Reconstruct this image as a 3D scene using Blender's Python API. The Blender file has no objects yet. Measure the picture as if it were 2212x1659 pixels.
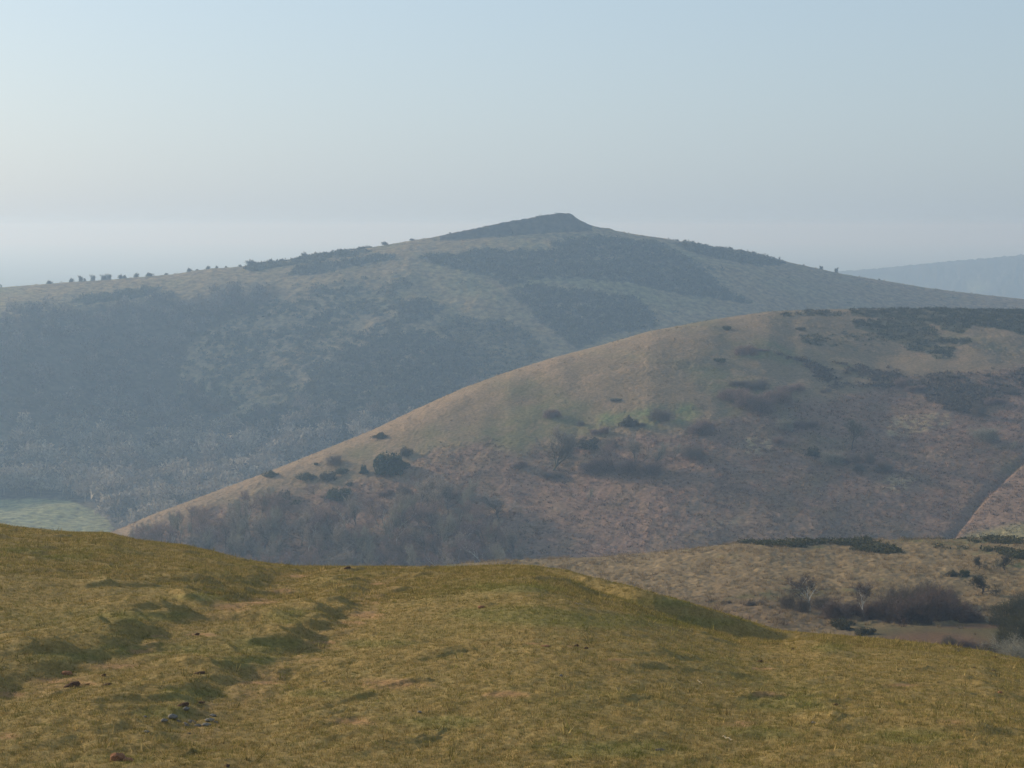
import bpy, math, random
import numpy as np
from mathutils import Vector

# ------------------------------------------------------------------ camera, sky, sun
random.seed(7)
rng = np.random.default_rng(11)
SC = bpy.context.scene
COL = SC.collection
F, CU, CV, VH = 4128.0, 1106.0, 829.5, 490.0        # focal length and centre in units of a 2212 px wide picture
TH = math.atan((CV - VH) / F)                        # downward pitch
cam_d = bpy.data.cameras.new("camera")
cam = bpy.data.objects.new("camera", cam_d); COL.objects.link(cam)
cam.location = (0, 0, 0); cam.rotation_euler = (math.pi / 2 - TH, 0, 0)
cam_d.sensor_width = 36.0; cam_d.lens = 36.0 * F / 2212.0
cam_d.clip_start = 0.2; cam_d.clip_end = 60000
SC.camera = cam

SUN_AZ, SUN_EL = math.radians(-58), math.radians(18)    # azimuth from +Y, negative = to the left
SUN = Vector((math.sin(SUN_AZ) * math.cos(SUN_EL), math.cos(SUN_AZ) * math.cos(SUN_EL), math.sin(SUN_EL)))
ld = bpy.data.lights.new("sun", "SUN"); ld.energy = 4.9; ld.angle = math.radians(0.6); ld.color = (1.0, 0.83, 0.62)
lo = bpy.data.objects.new("sun", ld); COL.objects.link(lo)
lo.rotation_mode = 'QUATERNION'; lo.rotation_quaternion = SUN.to_track_quat('Z', 'Y')
lo.location = (-50, 20, 60)

W = bpy.data.worlds.new("World"); SC.world = W; W.use_nodes = True
nt = W.node_tree; nt.nodes.clear()
wo = nt.nodes.new("ShaderNodeOutputWorld"); bg = nt.nodes.new("ShaderNodeBackground")
sk = nt.nodes.new("ShaderNodeTexSky"); sk.sky_type = 'NISHITA'; sk.sun_disc = False
sk.sun_elevation = SUN_EL; sk.sun_rotation = SUN_AZ
sk.altitude = 200; sk.air_density = 1.0; sk.dust_density = 2.2; sk.ozone_density = 1.3
# winter haze veil over the sky: a pale tone mixed in, strongest low down
tc = nt.nodes.new("ShaderNodeTexCoord"); sx = nt.nodes.new("ShaderNodeSeparateXYZ")
mr = nt.nodes.new("ShaderNodeMapRange"); mr.inputs[1].default_value = 0.0; mr.inputs[2].default_value = 0.45
mr.inputs[3].default_value = 0.68; mr.inputs[4].default_value = 0.45
mx = nt.nodes.new("ShaderNodeMix"); mx.data_type = 'RGBA'
rp = nt.nodes.new("ShaderNodeMix"); rp.data_type = 'RGBA'; rp.inputs[6].default_value = (4.5, 5.7, 6.75, 1); rp.inputs[7].default_value = (4.35, 5.75, 7.15, 1)
m2 = nt.nodes.new("ShaderNodeMapRange"); m2.inputs[1].default_value = .02; m2.inputs[2].default_value = .15
nt.links.new(sx.outputs['Z'], m2.inputs[0]); nt.links.new(m2.outputs[0], rp.inputs[0]); 
dp = nt.nodes.new("ShaderNodeVectorMath"); dp.operation = 'DOT_PRODUCT'; dp.inputs[1].default_value = (math.sin(SUN_AZ), math.cos(SUN_AZ), 0)
m3 = nt.nodes.new("ShaderNodeMapRange"); m3.inputs[1].default_value = .2; m3.inputs[2].default_value = .75; m3.inputs[3].default_value = .90; m3.inputs[4].default_value = 1.11
sc_ = nt.nodes.new("ShaderNodeVectorMath"); sc_.operation = 'SCALE'      # the hazy sky is brighter towards the sun
nt.links.new(tc.outputs['Generated'], dp.inputs[0]); nt.links.new(dp.outputs['Value'], m3.inputs[0]); nt.links.new(m3.outputs[0], sc_.inputs['Scale'])
nt.links.new(rp.outputs[2], sc_.inputs[0]); nt.links.new(sc_.outputs[0], mx.inputs[7])
nt.links.new(tc.outputs['Generated'], sx.inputs[0]); nt.links.new(sx.outputs['Z'], mr.inputs[0])
nt.links.new(mr.outputs[0], mx.inputs[0]); nt.links.new(sk.outputs[0], mx.inputs[6])
nt.links.new(mx.outputs[2], bg.inputs[0]); nt.links.new(bg.outputs[0], wo.inputs[0])
bg.inputs[1].default_value = 0.12

SC.view_settings.view_transform = 'Standard'; SC.view_settings.look = 'None'
SC.view_settings.exposure = 0.0; SC.view_settings.gamma = 1.0
SC.cycles.max_bounces = 5; SC.cycles.diffuse_bounces = 2; SC.cycles.volume_bounces = 1
SC.cycles.use_denoising = True; SC.cycles.use_adaptive_sampling = False
SC.cycles.transparent_max_bounces = 4

# ------------------------------------------------------------------ helpers
def tag(o, label=None, cat=None, group=None, kind=None):
    if label: o["label"] = label
    if cat: o["category"] = cat
    if group: o["group"] = group
    if kind: o["kind"] = kind
    return o

_perm = np.random.default_rng(5).permutation(256)
_perm = np.concatenate([_perm, _perm])
_ga = np.linspace(0, 2 * np.pi, 256, endpoint=False)
_gx, _gy = np.cos(_ga), np.sin(_ga)
def pnoise(x, y, seed=0):
    x = np.asarray(x, float) + seed * 37.17; y = np.asarray(y, float) + seed * 19.31
    xi = np.floor(x).astype(np.int64); yi = np.floor(y).astype(np.int64)
    fx, fy = x - xi, y - yi; xi &= 255; yi &= 255
    ux = fx * fx * fx * (fx * (fx * 6 - 15) + 10); uy = fy * fy * fy * (fy * (fy * 6 - 15) + 10)
    def g(ix, iy, dx, dy):
        h = _perm[_perm[ix & 255] + (iy & 255)]
        return _gx[h] * dx + _gy[h] * dy
    a = g(xi, yi, fx, fy); b = g(xi + 1, yi, fx - 1, fy)
    c = g(xi, yi + 1, fx, fy - 1); d = g(xi + 1, yi + 1, fx - 1, fy - 1)
    return ((a + (b - a) * ux) + ((c + (d - c) * ux) - (a + (b - a) * ux)) * uy) * 1.5
def fbm(x, y, o=4, seed=0, gain=.5):
    t = 0; amp = 1; n = 0
    for k in range(o):
        c, q = math.cos(.7 + 1.1 * k + seed), math.sin(.7 + 1.1 * k + seed)      # turned per octave, so the lattice never shows
        t = t + amp * pnoise((x * c - y * q) * 2 ** k, (x * q + y * c) * 2 ** k, seed + k * 3); n += amp; amp *= gain
    return t / n
def smooth1(q, n):
    k = np.exp(-np.linspace(-2.2, 2.2, 2 * n + 1) ** 2); k /= k.sum()
    return np.convolve(np.pad(q, n, mode='edge'), k, mode='valid')
def sstep(a, b, x):
    t = np.clip((x - a) / (b - a), 0, 1); return t * t * (3 - 2 * t)

CT, ST = math.cos(TH), math.sin(TH)
def as_(u, v):                       # picture position -> (x/y, z/y) of the sight line
    xc = (np.asarray(u, float) - CU) / F; yc = (CV - np.asarray(v, float)) / F
    d = CT + yc * ST
    return xc / d, (-ST + yc * CT) / d
def uv_(a, s):
    f = CT - s * ST
    return CU + F * a / f, CV - F * (ST + s * CT) / f
def R(k, *pts):                      # survey sketches were taken from enlarged views: (scale, u0, v0)
    sc, u0, v0 = {1: (.3511, 0, 435), 2: (.3511, 699, 419.4), 3: (.3511, 1435.4, 497.1), 4: (.3511, 0, 776.7),
                  5: (.3511, 699, 776.7), 6: (.3511, 1435.4, 854.4), 7: (.4916, 0, 1076.5), 8: (.5084, 1087.4, 1076.5),
                  9: (.2107, 0, 970.9), 10: (.2107, 1746, 1126.2), 11: (.2107, 543.7, 893.2), 12: (.2809, 1009.7, 854.4)}[k]
    return [(u0 + sc * x, v0 + sc * y) for x, y in pts]
def sdf(poly, u, v):
    n = len(poly); d = np.full(np.shape(u), 1e9); ins = np.zeros(np.shape(u), bool)
    for i in range(n):
        x0, y0 = poly[i]; x1, y1 = poly[(i + 1) % n]
        ex, ey = x1 - x0, y1 - y0
        t = np.clip(((u - x0) * ex + (v - y0) * ey) / (ex * ex + ey * ey + 1e-9), 0, 1)
        d = np.minimum(d, (u - x0 - t * ex) ** 2 + (v - y0 - t * ey) ** 2)
        c = ((y0 > v) != (y1 > v)) & (u < (x1 - x0) * (v - y0) / (y1 - y0 + 1e-12) + x0)
        ins ^= c
    return np.where(ins, -1, 1) * np.sqrt(d)
def area(poly, u, v, soft=6.0):
    return 1 - sstep(-soft, soft, sdf(poly, u, v))
def blob(u, v, cu, cv, ru, rv):
    return np.exp(-((u - cu) / ru) ** 2 - ((v - cv) / rv) ** 2)

# ---- materials
def principled(name, rough=.9, spec=.15):
    m = bpy.data.materials.new(name); m.use_nodes = True
    b = m.node_tree.nodes['Principled BSDF']
    b.inputs['Roughness'].default_value = rough
    b.inputs['Specular IOR Level'].default_value = spec
    return m, m.node_tree, b
def mat_attr(name, scale=3.0, vary=.35, bump=.0, bdist=.1, detail=6, rough=.95):
    m, t, b = principled(name, rough, .08)
    at = t.nodes.new("ShaderNodeAttribute"); at.attribute_name = "Col"
    co = t.nodes.new("ShaderNodeTexCoord")
    ns = t.nodes.new("ShaderNodeTexNoise"); ns.inputs['Scale'].default_value = scale; ns.inputs['Detail'].default_value = detail
    ns.inputs['Roughness'].default_value = .65
    t.links.new(co.outputs['Object'], ns.inputs['Vector'])
    mp = t.nodes.new("ShaderNodeMapRange"); mp.inputs[1].default_value = .3; mp.inputs[2].default_value = .7
    mp.inputs[3].default_value = 1 - vary; mp.inputs[4].default_value = 1 + vary
    t.links.new(ns.outputs['Fac'], mp.inputs[0])
    mu = t.nodes.new("ShaderNodeVectorMath"); mu.operation = 'SCALE'
    t.links.new(at.outputs['Color'], mu.inputs[0]); t.links.new(mp.outputs[0], mu.inputs['Scale'])
    t.links.new(mu.outputs[0], b.inputs['Base Color'])
    if bump > 0:
        bp = t.nodes.new("ShaderNodeBump"); bp.inputs['Strength'].default_value = bump; bp.inputs['Distance'].default_value = bdist
        t.links.new(ns.outputs['Fac'], bp.inputs['Height']); t.links.new(bp.outputs[0], b.inputs['Normal'])
    return m
def mat_leaf(name, transl=.25):
    m = bpy.data.materials.new(name); m.use_nodes = True; t = m.node_tree; t.nodes.clear()
    o = t.nodes.new("ShaderNodeOutputMaterial"); d = t.nodes.new("ShaderNodeBsdfDiffuse"); tr = t.nodes.new("ShaderNodeBsdfTranslucent")
    mi = t.nodes.new("ShaderNodeMixShader"); mi.inputs[0].default_value = transl
    at = t.nodes.new("ShaderNodeAttribute"); at.attribute_name = "Col"
    for n in (d, tr): t.links.new(at.outputs['Color'], n.inputs[0])
    t.links.new(d.outputs[0], mi.inputs[1]); t.links.new(tr.outputs[0], mi.inputs[2]); t.links.new(mi.outputs[0], o.inputs[0])
    return m
def mat_bark(name, c0, c1, scale=3.0):
    m, t, b = principled(name, .9, .1)
    co = t.nodes.new("ShaderNodeTexCoord"); ns = t.nodes.new("ShaderNodeTexNoise"); ns.inputs['Scale'].default_value = scale
    ns.inputs['Detail'].default_value = 4
    cr = t.nodes.new("ShaderNodeValToRGB"); cr.color_ramp.elements[0].position = .35; cr.color_ramp.elements[1].position = .65
    cr.color_ramp.elements[0].color = (*c0, 1); cr.color_ramp.elements[1].color = (*c1, 1)
    t.links.new(co.outputs['Object'], ns.inputs['Vector']); t.links.new(ns.outputs['Fac'], cr.inputs[0]); t.links.new(cr.outputs[0], b.inputs['Base Color'])
    return m

# ---- meshes
def mesh_np(name, V, faces, mat, col=None, smooth=False, parent=None, link=True):
    V = np.asarray(V, np.float32).reshape(-1, 3); faces = np.asarray(faces, np.int32)
    k = faces.shape[1]; n = faces.shape[0]
    me = bpy.data.meshes.new(name)
    me.vertices.add(len(V)); me.vertices.foreach_set("co", V.ravel())
    me.loops.add(n * k); me.loops.foreach_set("vertex_index", faces.ravel())
    me.polygons.add(n); me.polygons.foreach_set("loop_start", np.arange(0, n * k, k, dtype=np.int32))
    me.polygons.foreach_set("use_smooth", np.full(n, smooth, dtype=bool))
    if col is not None:
        ca = me.color_attributes.new("Col", 'FLOAT_COLOR', 'POINT')
        c4 = np.ones((len(V), 4), np.float32); c4[:, :3] = np.clip(np.asarray(col).reshape(-1, 3), 0.002, .9)
        ca.data.foreach_set("color", c4.ravel())
    me.update(calc_edges=True); me.materials.append(mat)
    if not link: return me
    o = bpy.data.objects.new(name, me); COL.objects.link(o)
    if parent: o.parent = parent
    return o
def grid_faces(nr, nc):
    i = np.arange(nr * nc).reshape(nr, nc)
    return np.stack([i[:-1, :-1], i[:-1, 1:], i[1:, 1:], i[1:, :-1]], -1).reshape(-1, 4)

def instance(name, pos, size, templates, mat, color, jitter=.15, kind='stuff', seed=1, tilt=0.0, yaw=None):
    """many copies of small template clumps merged in ONE mesh. templates: list of (m,3,3) triangle soups of equal m."""
    r = np.random.default_rng(seed)
    T = np.stack(templates)                                 # k,m,3,3
    n = len(pos); m = T.shape[1]
    pick = r.integers(0, len(templates), n)
    th = r.uniform(0, 2 * np.pi, n) if yaw is None else yaw
    P = T[pick].reshape(n, m * 3, 3)
    size = np.asarray(size, float)
    if size.ndim == 1: size = np.repeat(size[:, None], 3, 1)
    c, s = np.cos(th)[:, None], np.sin(th)[:, None]
    X = P[..., 0] * c - P[..., 1] * s; Y = P[..., 0] * s + P[..., 1] * c; Z = P[..., 2]
    if tilt > 0:
        X = X + Z * r.normal(0, tilt, n)[:, None]; Y = Y + Z * r.normal(0, tilt, n)[:, None]
    V = np.stack([X * size[:, 0:1], Y * size[:, 1:2], Z * size[:, 2:3]], -1) + pos[:, None, :]
    cc = np.repeat(color[:, None, :], m, 1) * (1 + r.normal(0, jitter, (n, m, 1)))
    cc = np.repeat(cc[:, :, None, :], 3, 2)
    o = mesh_np(name, V.reshape(-1, 3), np.arange(n * m * 3).reshape(-1, 3), mat, cc.reshape(-1, 3))
    if kind: o["kind"] = kind
    return o

def tri_cloud(m, seed, flat=.8, ts=.28, lump=.25, core=.45):
    """rough bush: small faces through a lumpy half ball of radius 1"""
    r = np.random.default_rng(seed)
    d = r.normal(size=(m, 3)); d[:, 2] = np.abs(d[:, 2]); d /= np.linalg.norm(d, axis=1)[:, None]
    az = np.arctan2(d[:, 1], d[:, 0])
    lum = 1 + lump * np.sin(az * 3 + seed) * (1 - d[:, 2]) + lump * np.sin(d[:, 2] * 5 + az * 2 + seed * 2)
    rad = r.uniform(core, 1, m) ** .6 * lum
    c = d * rad[:, None]; c[:, 2] *= flat
    q = r.normal(size=(m, 3, 3)) * ts * .6
    return c[:, None, :] + q
def blades(m, seed, spread=.5, w=.05, lean=.5, h=(.6, 1.0), base=.3):
    r = np.random.default_rng(seed)
    a = r.uniform(0, 2 * np.pi, m); b = np.stack([np.cos(a), np.sin(a)], 1) * (r.uniform(0, 1, m) ** .5 * base)[:, None]
    hh = r.uniform(h[0], h[1], m)
    tip = b + np.stack([np.cos(a), np.sin(a)], 1) * (lean * hh * r.uniform(.2, 1, m))[:, None] + r.normal(0, .1, (m, 2)) * spread
    wa = r.uniform(0, 2 * np.pi, m); wv = np.stack([np.cos(wa), np.sin(wa)], 1) * w
    z = np.zeros(m)
    p0 = np.column_stack([b - wv, z - .04]); p1 = np.column_stack([b + wv, z - .04]); p2 = np.column_stack([tip, hh])
    return np.stack([p0, p1, p2], 1)

# ------------------------------------------------------------------ terrain
def kf(keys):
    ks = sorted(keys); x = np.array([k[0] for k in ks], float); y = np.array([k[1] for k in ks], float)
    g = np.linspace(-3000, 6000, 901); q = smooth1(np.interp(g, x, y), 28)      # smooth, so no creases run down the slopes
    return lambda u: np.interp(u, g, q)
A_IN = .30
def cols(n_in, n_out, a_out=.62):
    return np.concatenate([np.linspace(-a_out, -A_IN, n_out, endpoint=False), np.linspace(-A_IN, A_IN, n_in),
                           np.linspace(A_IN, a_out, n_out + 1)[1:]])
class Hill:
    """z(a,Y): crest at distance Yc with sight slope sc, dropping .1 of sight slope over ext metres towards the viewer"""
    def __init__(s, sil, Yc, ext, p, back=1.2):
        A, S = as_([q[0] for q in sil], [q[1] for q in sil])
        s.fsc = lambda a: np.interp(a, A, S)
        s.sil = sil
        s.Ycf, s.extf, s.pf, s.back = kf(Yc), kf(ext), kf(p), back
    def par(s, a):
        u = CU + F * a / CT
        return s.fsc(a), s.Ycf(u), s.extf(u), s.pf(u)
    def slope(s, a, Y):
        sc, Yc, e, p = s.par(a)
        t = (Yc - Y) / e
        return sc - .1 * np.where(t > 0, np.abs(t) ** p, s.back * np.abs(t) ** 1.7)
    def dist(s, u, v):
        a, sl = as_(u, v); sc, Yc, e, p = s.par(a)
        return Yc - e * (np.maximum(sc - sl, 0) / .1) ** (1 / p)
    def build(s, a, Yrow, feat, floor=-168.0, fix=True):
        """Yrow: (nr,nc) or function"""
        Y = Yrow; Aa = np.broadcast_to(a, Y.shape)
        Z = s.slope(Aa, Y) * Y
        Z = floor + np.logaddexp(0, (Z - floor) / 6) * 6
        s.u0, s.v0 = uv_(Aa, Z / Y)
        s.a = a; s.X = Aa * Y; s.Y = Y.copy()
        s.Z = Z + feat(s)
        if fix:
            for _ in range(2):
                Yc_ = s.Ycf(CU + F * a / CT); e_ = s.extf(CU + F * a / CT)
                m = np.where(np.abs(s.Y - Yc_) < e_ * .75, s.Z / s.Y, -9).max(0); tgt = s.fsc(a)
                d = smooth1(tgt - m, 14)
                w = np.exp(-((s.Y - s.Ycf(CU + F * a / CT)) / (s.extf(CU + F * a / CT) * 1.0)) ** 2)
                s.Z = s.Z + d * s.Y * w
        s.u, s.v = uv_(Aa, s.Z / s.Y)
        s.a = a
        return s
    def verts(s): return np.stack([s.X, s.Y, s.Z], -1).reshape(-1, 3)
    def scatter(s, mask, n, r):
        """random points on the surface, density following mask (per m2)"""
        X, Y, Z = s.X, s.Y, s.Z
        ar = np.abs((X[:-1, 1:] - X[:-1, :-1]) * (Y[1:, :-1] - Y[:-1, :-1]))
        w = ar * mask[:-1, :-1]; w = w.ravel(); w = w / w.sum()
        k = r.choice(w.size, n, p=w); i, j = np.divmod(k, X.shape[1] - 1)
        f, g = r.random(n), r.random(n)
        def bl(A): return (A[i, j] * (1 - f) * (1 - g) + A[i, j + 1] * (1 - f) * g + A[i + 1, j] * f * (1 - g) + A[i + 1, j + 1] * f * g)
        return np.column_stack([bl(X), bl(Y), bl(Z)]), i, j
    def ground(s, x, y):
        """height under world x,y by lookup"""
        a = x / y; j = np.clip(np.searchsorted(s.a, a) - 1, 0, len(s.a) - 2)
        g = (a - s.a[j]) / (s.a[j + 1] - s.a[j])
        z = []
        for jj in (j, j + 1):
            z.append(np.interp(y, s.Y[:, jj], s.Z[:, jj]))
        return z[0] * (1 - g) + z[1] * g
    def at(s, u, v):
        """world point of the surface seen at picture position (u,v): march the sight line"""
        a, sl = as_(u, v); j = int(np.clip(np.searchsorted(s.a, a), 0, len(s.a) - 1))
        q = s.Z[:, j] / s.Y[:, j]
        k = np.nonzero(q >= sl)[0]
        if len(k) == 0: k = [int(np.argmax(q))]
        k = int(k[0])
        if k > 0 and q[k] > q[k - 1]:
            f = (sl - q[k - 1]) / (q[k] - q[k - 1]); f = min(max(f, 0), 1)
            y = s.Y[k - 1, j] * (1 - f) + s.Y[k, j] * f
        else: y = s.Y[k, j]
        x = a * y
        return float(x), float(y), float(s.ground(x, y))

def mixc(base, c, m):
    return base * (1 - m[..., None]) + np.asarray(c) * m[..., None]

# ---- 1 foreground hill -------------------------------------------------------
SIL_F = [(-2400, 1010), (-900, 1075), (-300, 1112), (0, 1133), (60, 1140), (150, 1150), (235, 1152), (262, 1158), (300, 1166), (360, 1174), (395, 1177), (430, 1185), (520, 1206), (575, 1217),
         (640, 1223), (720, 1224), (850, 1224), (1000, 1223), (1100, 1222), (1153, 1223), (1214, 1232), (1255, 1242), (1311, 1254), (1372, 1270), (1443, 1290),
         (1520, 1313), (1596, 1334), (1657, 1354), (1687, 1362), (1720, 1365), (1748, 1369), (1825, 1375), (1901, 1381), (1977, 1388), (2053, 1396), (2130, 1409), (2212, 1427), (2500, 1500), (4600, 1700)]
class Fore(Hill):
    def __init__(s, sil, Yc):
        A, S = as_([q[0] for q in sil], [q[1] for q in sil]); s.fsc = lambda a: np.interp(a, A, S); s.Ycf = kf(Yc)
        s.extf = lambda u: 22.0 + 0 * np.asarray(u, float)
    def _k(s, a):
        u = CU + F * a / CT; Yc = s.Ycf(u); sc = s.fsc(a)
        A, S = as_(np.linspace(-6000, 8000, 60), np.full(60, 1659.0)); sb = np.interp(a, A, S)
        return sc, Yc, np.maximum(sc - sb, .03) / np.log(Yc / 20.0) ** 2
    def slope(s, a, Y):
        sc, Yc, K = s._k(a)
        return sc - K * np.log(Yc / Y) ** 2 * np.where(Y > Yc, 1.6, 1)
    def xy(s, u, v):
        a, sl = as_(u, v); sc, Yc, K = s._k(a)
        Y = Yc * np.exp(-np.sqrt(np.maximum(sc - sl, 0) / K)); return a * Y, Y
FH = Fore(SIL_F, [(-2400, 80), (0, 70), (600, 70), (1000, 62), (1310, 53), (1500, 51), (1713, 54), (1850, 53), (2212, 50), (4600, 45)])

def seg_coords(x, y, p0, p1):
    ex, ey = p1[0] - p0[0], p1[1] - p0[1]; L = math.hypot(ex, ey)
    t = ((x - p0[0]) * ex + (y - p0[1]) * ey) / (L * L)
    d = ((x - p0[0]) * -ey + (y - p0[1]) * ex) / L        # signed, left of direction positive
    return t, d, L
# low banks: (u,v)->(u,v), height, gentle width on the sunny side, steep width on the far side from the sun
BANKS = [(0, 1138, 45, 1143, .30, 1.0, .35), (20, 1183, 110, 1194, .34, 1.2, .35), (128, 1181, 225, 1212, .38, 1.3, .4), (120, 1222, 190, 1231, .2, .8, .3),
         (390, 1240, 470, 1264, .42, 1.4, .45), (470, 1234, 535, 1255, .30, 1.0, .4), (380, 1284, 490, 1298, .34, 1.3, .4), (340, 1306, 405, 1322, .32, 1.1, .4),
         (240, 1350, 335, 1370, .38, 1.2, .38), (185, 1388, 262, 1409, .36, 1.2, .36), (90, 1405, 200, 1432, .22, 1.2, .5), (-20, 1455, 26, 1490, .36, 1.0, .35),
         (632, 1300, 712, 1350, .30, 1.2, .45), (728, 1296, 778, 1317, .26, .9, .35), (620, 1360, 676, 1390, .40, 1.1, .35), (500, 1410, 592, 1440, .2, 1.2, .6),
         (560, 1325, 600, 1345, .15, .8, .4), (1080, 1262, 1180, 1274, .26, 1.3, .45),
         (1763, 1436, 1915, 1470, .26, 1.2, .35), (1565, 1425, 1623, 1444, .18, 1.0, .3), (1990, 1517, 2106, 1577, .24, 1.0, .32), (2138, 1547, 2225, 1586, .28, 1.0, .3),
         (2082, 1463, 2132, 1484, .2, .8, .28), (2145, 1482, 2230, 1507, .22, .8, .3), (1748, 1379, 1827, 1416, .3, 1.2, .45), (1572, 1548, 1664, 1582, .12, .6, .22),
         (836, 1572, 908, 1592, .08, .4, .14), (826, 1592, 896, 1600, .07, .4, .12), (1420, 1380, 1500, 1398, .12, 1., .4), (1000, 1380, 1090, 1396, .1, 1., .4), (1660, 1500, 1730, 1520, .12, .8, .3),
         (1300, 1478, 1370, 1490, .07, .6, .2), (1150, 1610, 1230, 1622, .06, .5, .2), (1890, 1600, 1950, 1620, .08, .5, .2)]
TRACKS = [([(-60, 1500), (60, 1478), (180, 1452), (300, 1405), (400, 1362), (500, 1318), (570, 1282), (610, 1250), (640, 1228)], .105, .85),
          ([(420, 1600), (520, 1480), (640, 1425), (700, 1385), (745, 1345), (790, 1310), (815, 1275), (825, 1240)], .09, .7)]
SOIL = [(110, 1470, 110, 14), (185, 1478, 50, 8), (300, 1408, 60, 9), (20, 1500, 60, 12), (430, 1371, 60, 6), (500, 1312, 70, 16), (560, 1300, 70, 12), (610, 1275, 50, 9), (640, 1245, 50, 7), (340, 1374, 40, 4),
        (700, 1388, 60, 8), (790, 1330, 70, 14), (760, 1345, 50, 8), (820, 1262, 40, 6), (860, 1228, 50, 4), (250, 1440, 120, 10), (20, 1590, 50, 12), (560, 1475, 80, 7),
        (1660, 1500, 60, 12), (1240, 1396, 30, 3), (1640, 1445, 60, 6), (1330, 1425, 60, 4), (1600, 1565, 60, 12), (840, 1480, 130, 22), (760, 1560, 90, 16), (1100, 1500, 90, 12), (1950, 1480, 60, 6), (2060, 1560, 60, 12), (1150, 1390, 30, 4)]
GREEN = [(40, 1190, 60, 6), (150, 1205, 90, 10), (420, 1290, 90, 10), (330, 1330, 120, 14), (300, 1405, 140, 14), (150, 1420, 130, 14), (620, 1330, 70, 22), (600, 1390, 90, 18), (540, 1430, 110, 14), (800, 1390, 110, 10),
         (420, 1500, 110, 20), (350, 1540, 90, 20), (1130, 1272, 120, 8), (1150, 1330, 170, 20), (1300, 1340, 200, 20), (1500, 1345, 160, 14), (1790, 1400, 60, 14), (1700, 1520, 150, 30), (260, 1640, 120, 14),
         (1650, 1580, 110, 20), (1950, 1590, 130, 26), (1300, 1620, 200, 20), (700, 1500, 100, 14), (960, 1560, 110, 20), (1480, 1300, 130, 12)]
def feat_fore(h):
    x, y = h.X, h.Y
    z = np.zeros_like(x)
    wx = x + .35 * fbm(x * .9, y * .5, 3, 2); wy = y + .6 * fbm(x * .8, y * .4, 3, 4)
    yr = y[:, 0]; ac = h.a
    def bank(p0, p1, hh, wl, wr):
        # a short turf step: gentle on the sunny side, steep on the other; p0 the farther end
        if p1[1] > p0[1]: p0, p1 = p1, p0
        m = wl * 2.6 + .5
        r0, r1 = np.searchsorted(yr, p1[1] - m), np.searchsorted(yr, p0[1] + m)
        xa, xb = min(p0[0], p1[0]) - m, max(p0[0], p1[0]) + m; ya, yb = max(p1[1] - m, 4), p0[1] + m
        c0, c1 = np.searchsorted(ac, min(xa / ya, xa / yb)), np.searchsorted(ac, max(xb / ya, xb / yb))
        if r1 <= r0 or c1 <= c0: return
        X_, Y_ = wx[r0:r1, c0:c1], wy[r0:r1, c0:c1]
        t, d, L = seg_coords(X_, Y_, p0, p1)
        if (p1[0] - p0[0]) < 0 and abs(p1[0] - p0[0]) > abs(p1[1] - p0[1]): d = -d
        k = np.exp(-np.maximum(np.abs(t - .5) - .38, 0) ** 2 / .02)
        z[r0:r1, c0:c1] += hh * k * np.where(d < 0, np.exp(-(d / wl) ** 2), np.exp(-(d / wr) ** 2))
    for (u0, v0, u1, v1, hh, wl, wr) in BANKS:
        p0 = [float(q) for q in FH.xy(u0, v0 + 5)]; p1 = [float(q) for q in FH.xy(u1, v1 + 5)]
        bank(p0, p1, hh * (.30 if v0 > 1275 else .22), wl * 1.7, wr * .5)
    rb = np.random.default_rng(91)
    for pts, dep, wid in TRACKS:                     # scalloped turf lips along the sunny side of both tracks
        P = np.array([[float(q) for q in FH.xy(*p)] for p in pts]); P = P[(P[:, 1] > 17)]
        cum = np.r_[0, np.cumsum(np.hypot(*np.diff(P, axis=0).T))]
        for q in np.arange(0, cum[-1], 1.5):
            cx, cy = np.interp(q, cum, P[:, 0]) - rb.uniform(.5, 1.3), np.interp(q, cum, P[:, 1]) + rb.normal(0, .3)
            l = rb.uniform(.5, 1.3)
            bank((cx - .35 * l, cy + .8 * l), (cx + .35 * l, cy - .8 * l), rb.uniform(.04, .11), rb.uniform(.8, 1.5), rb.uniform(.10, .2))
    for _ in range(230):                             # little terracettes all over the slope
        Yq = 17 * math.exp(rb.uniform(0, 1.35)); aq = rb.uniform(-.29, .29); l = rb.uniform(.2, .9) * (Yq / 28)
        sl_ = rb.uniform(.5, 1.6)
        bank((aq * Yq - .5 * l, Yq + .5 * l * sl_), (aq * Yq + .5 * l, Yq - .5 * l * sl_), rb.uniform(.015, .05) * (Yq / 28), rb.uniform(.6, 1.4), rb.uniform(.05, .11) * (Yq / 28))
    tr = np.zeros_like(x); trd = []
    for pts, dep, wid in TRACKS:
        best = np.full(x.shape, 1e9); sgn = np.ones(x.shape)
        P = [tuple(float(q) for q in FH.xy(*p)) for p in pts]
        for a, b in zip(P[:-1], P[1:]):
            t, d, L = seg_coords(wx, wy, a, b)
            tc = np.clip(t, 0, 1)
            dd = np.hypot(wx - a[0] - tc * (b[0] - a[0]), wy - a[1] - tc * (b[1] - a[1]))
            m = dd < best; best = np.where(m, dd, best); sgn = np.where(m, np.sign(d), sgn)
        sd = best * sgn                              # positive = left of the path going away
        mod = .9 + .4 * fbm(x * .35, y * .22, 2, 9)
        prof = np.where(sd > 0, 1 - sstep(wid * .30, wid * .85, sd), 1 - sstep(wid * .2, wid * 2.0, -sd))
        z -= dep * mod * prof; trd.append(prof)
    h.track = np.maximum(*trd)
    # the low bank along the crest on the right: its face turns away from the sun
    ua = CU + F * h.a / CT; Yc_ = h.Ycf(ua); yb = y + .25 * fbm(x * .7, y * 0, 3, 19)
    B = np.interp(ua, [1130, 1260, 1420, 1500, 1600, 1680, 1800], [0, .26, .55, .66, .66, .38, 0])
    z += B * sstep(Yc_ - 1.5, Yc_ - .1, yb) * (1 - sstep(Yc_ + 4, Yc_ + 16, y)) - .12 * B * np.exp(-((yb - Yc_ + 1.5) / .5) ** 2)
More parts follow.
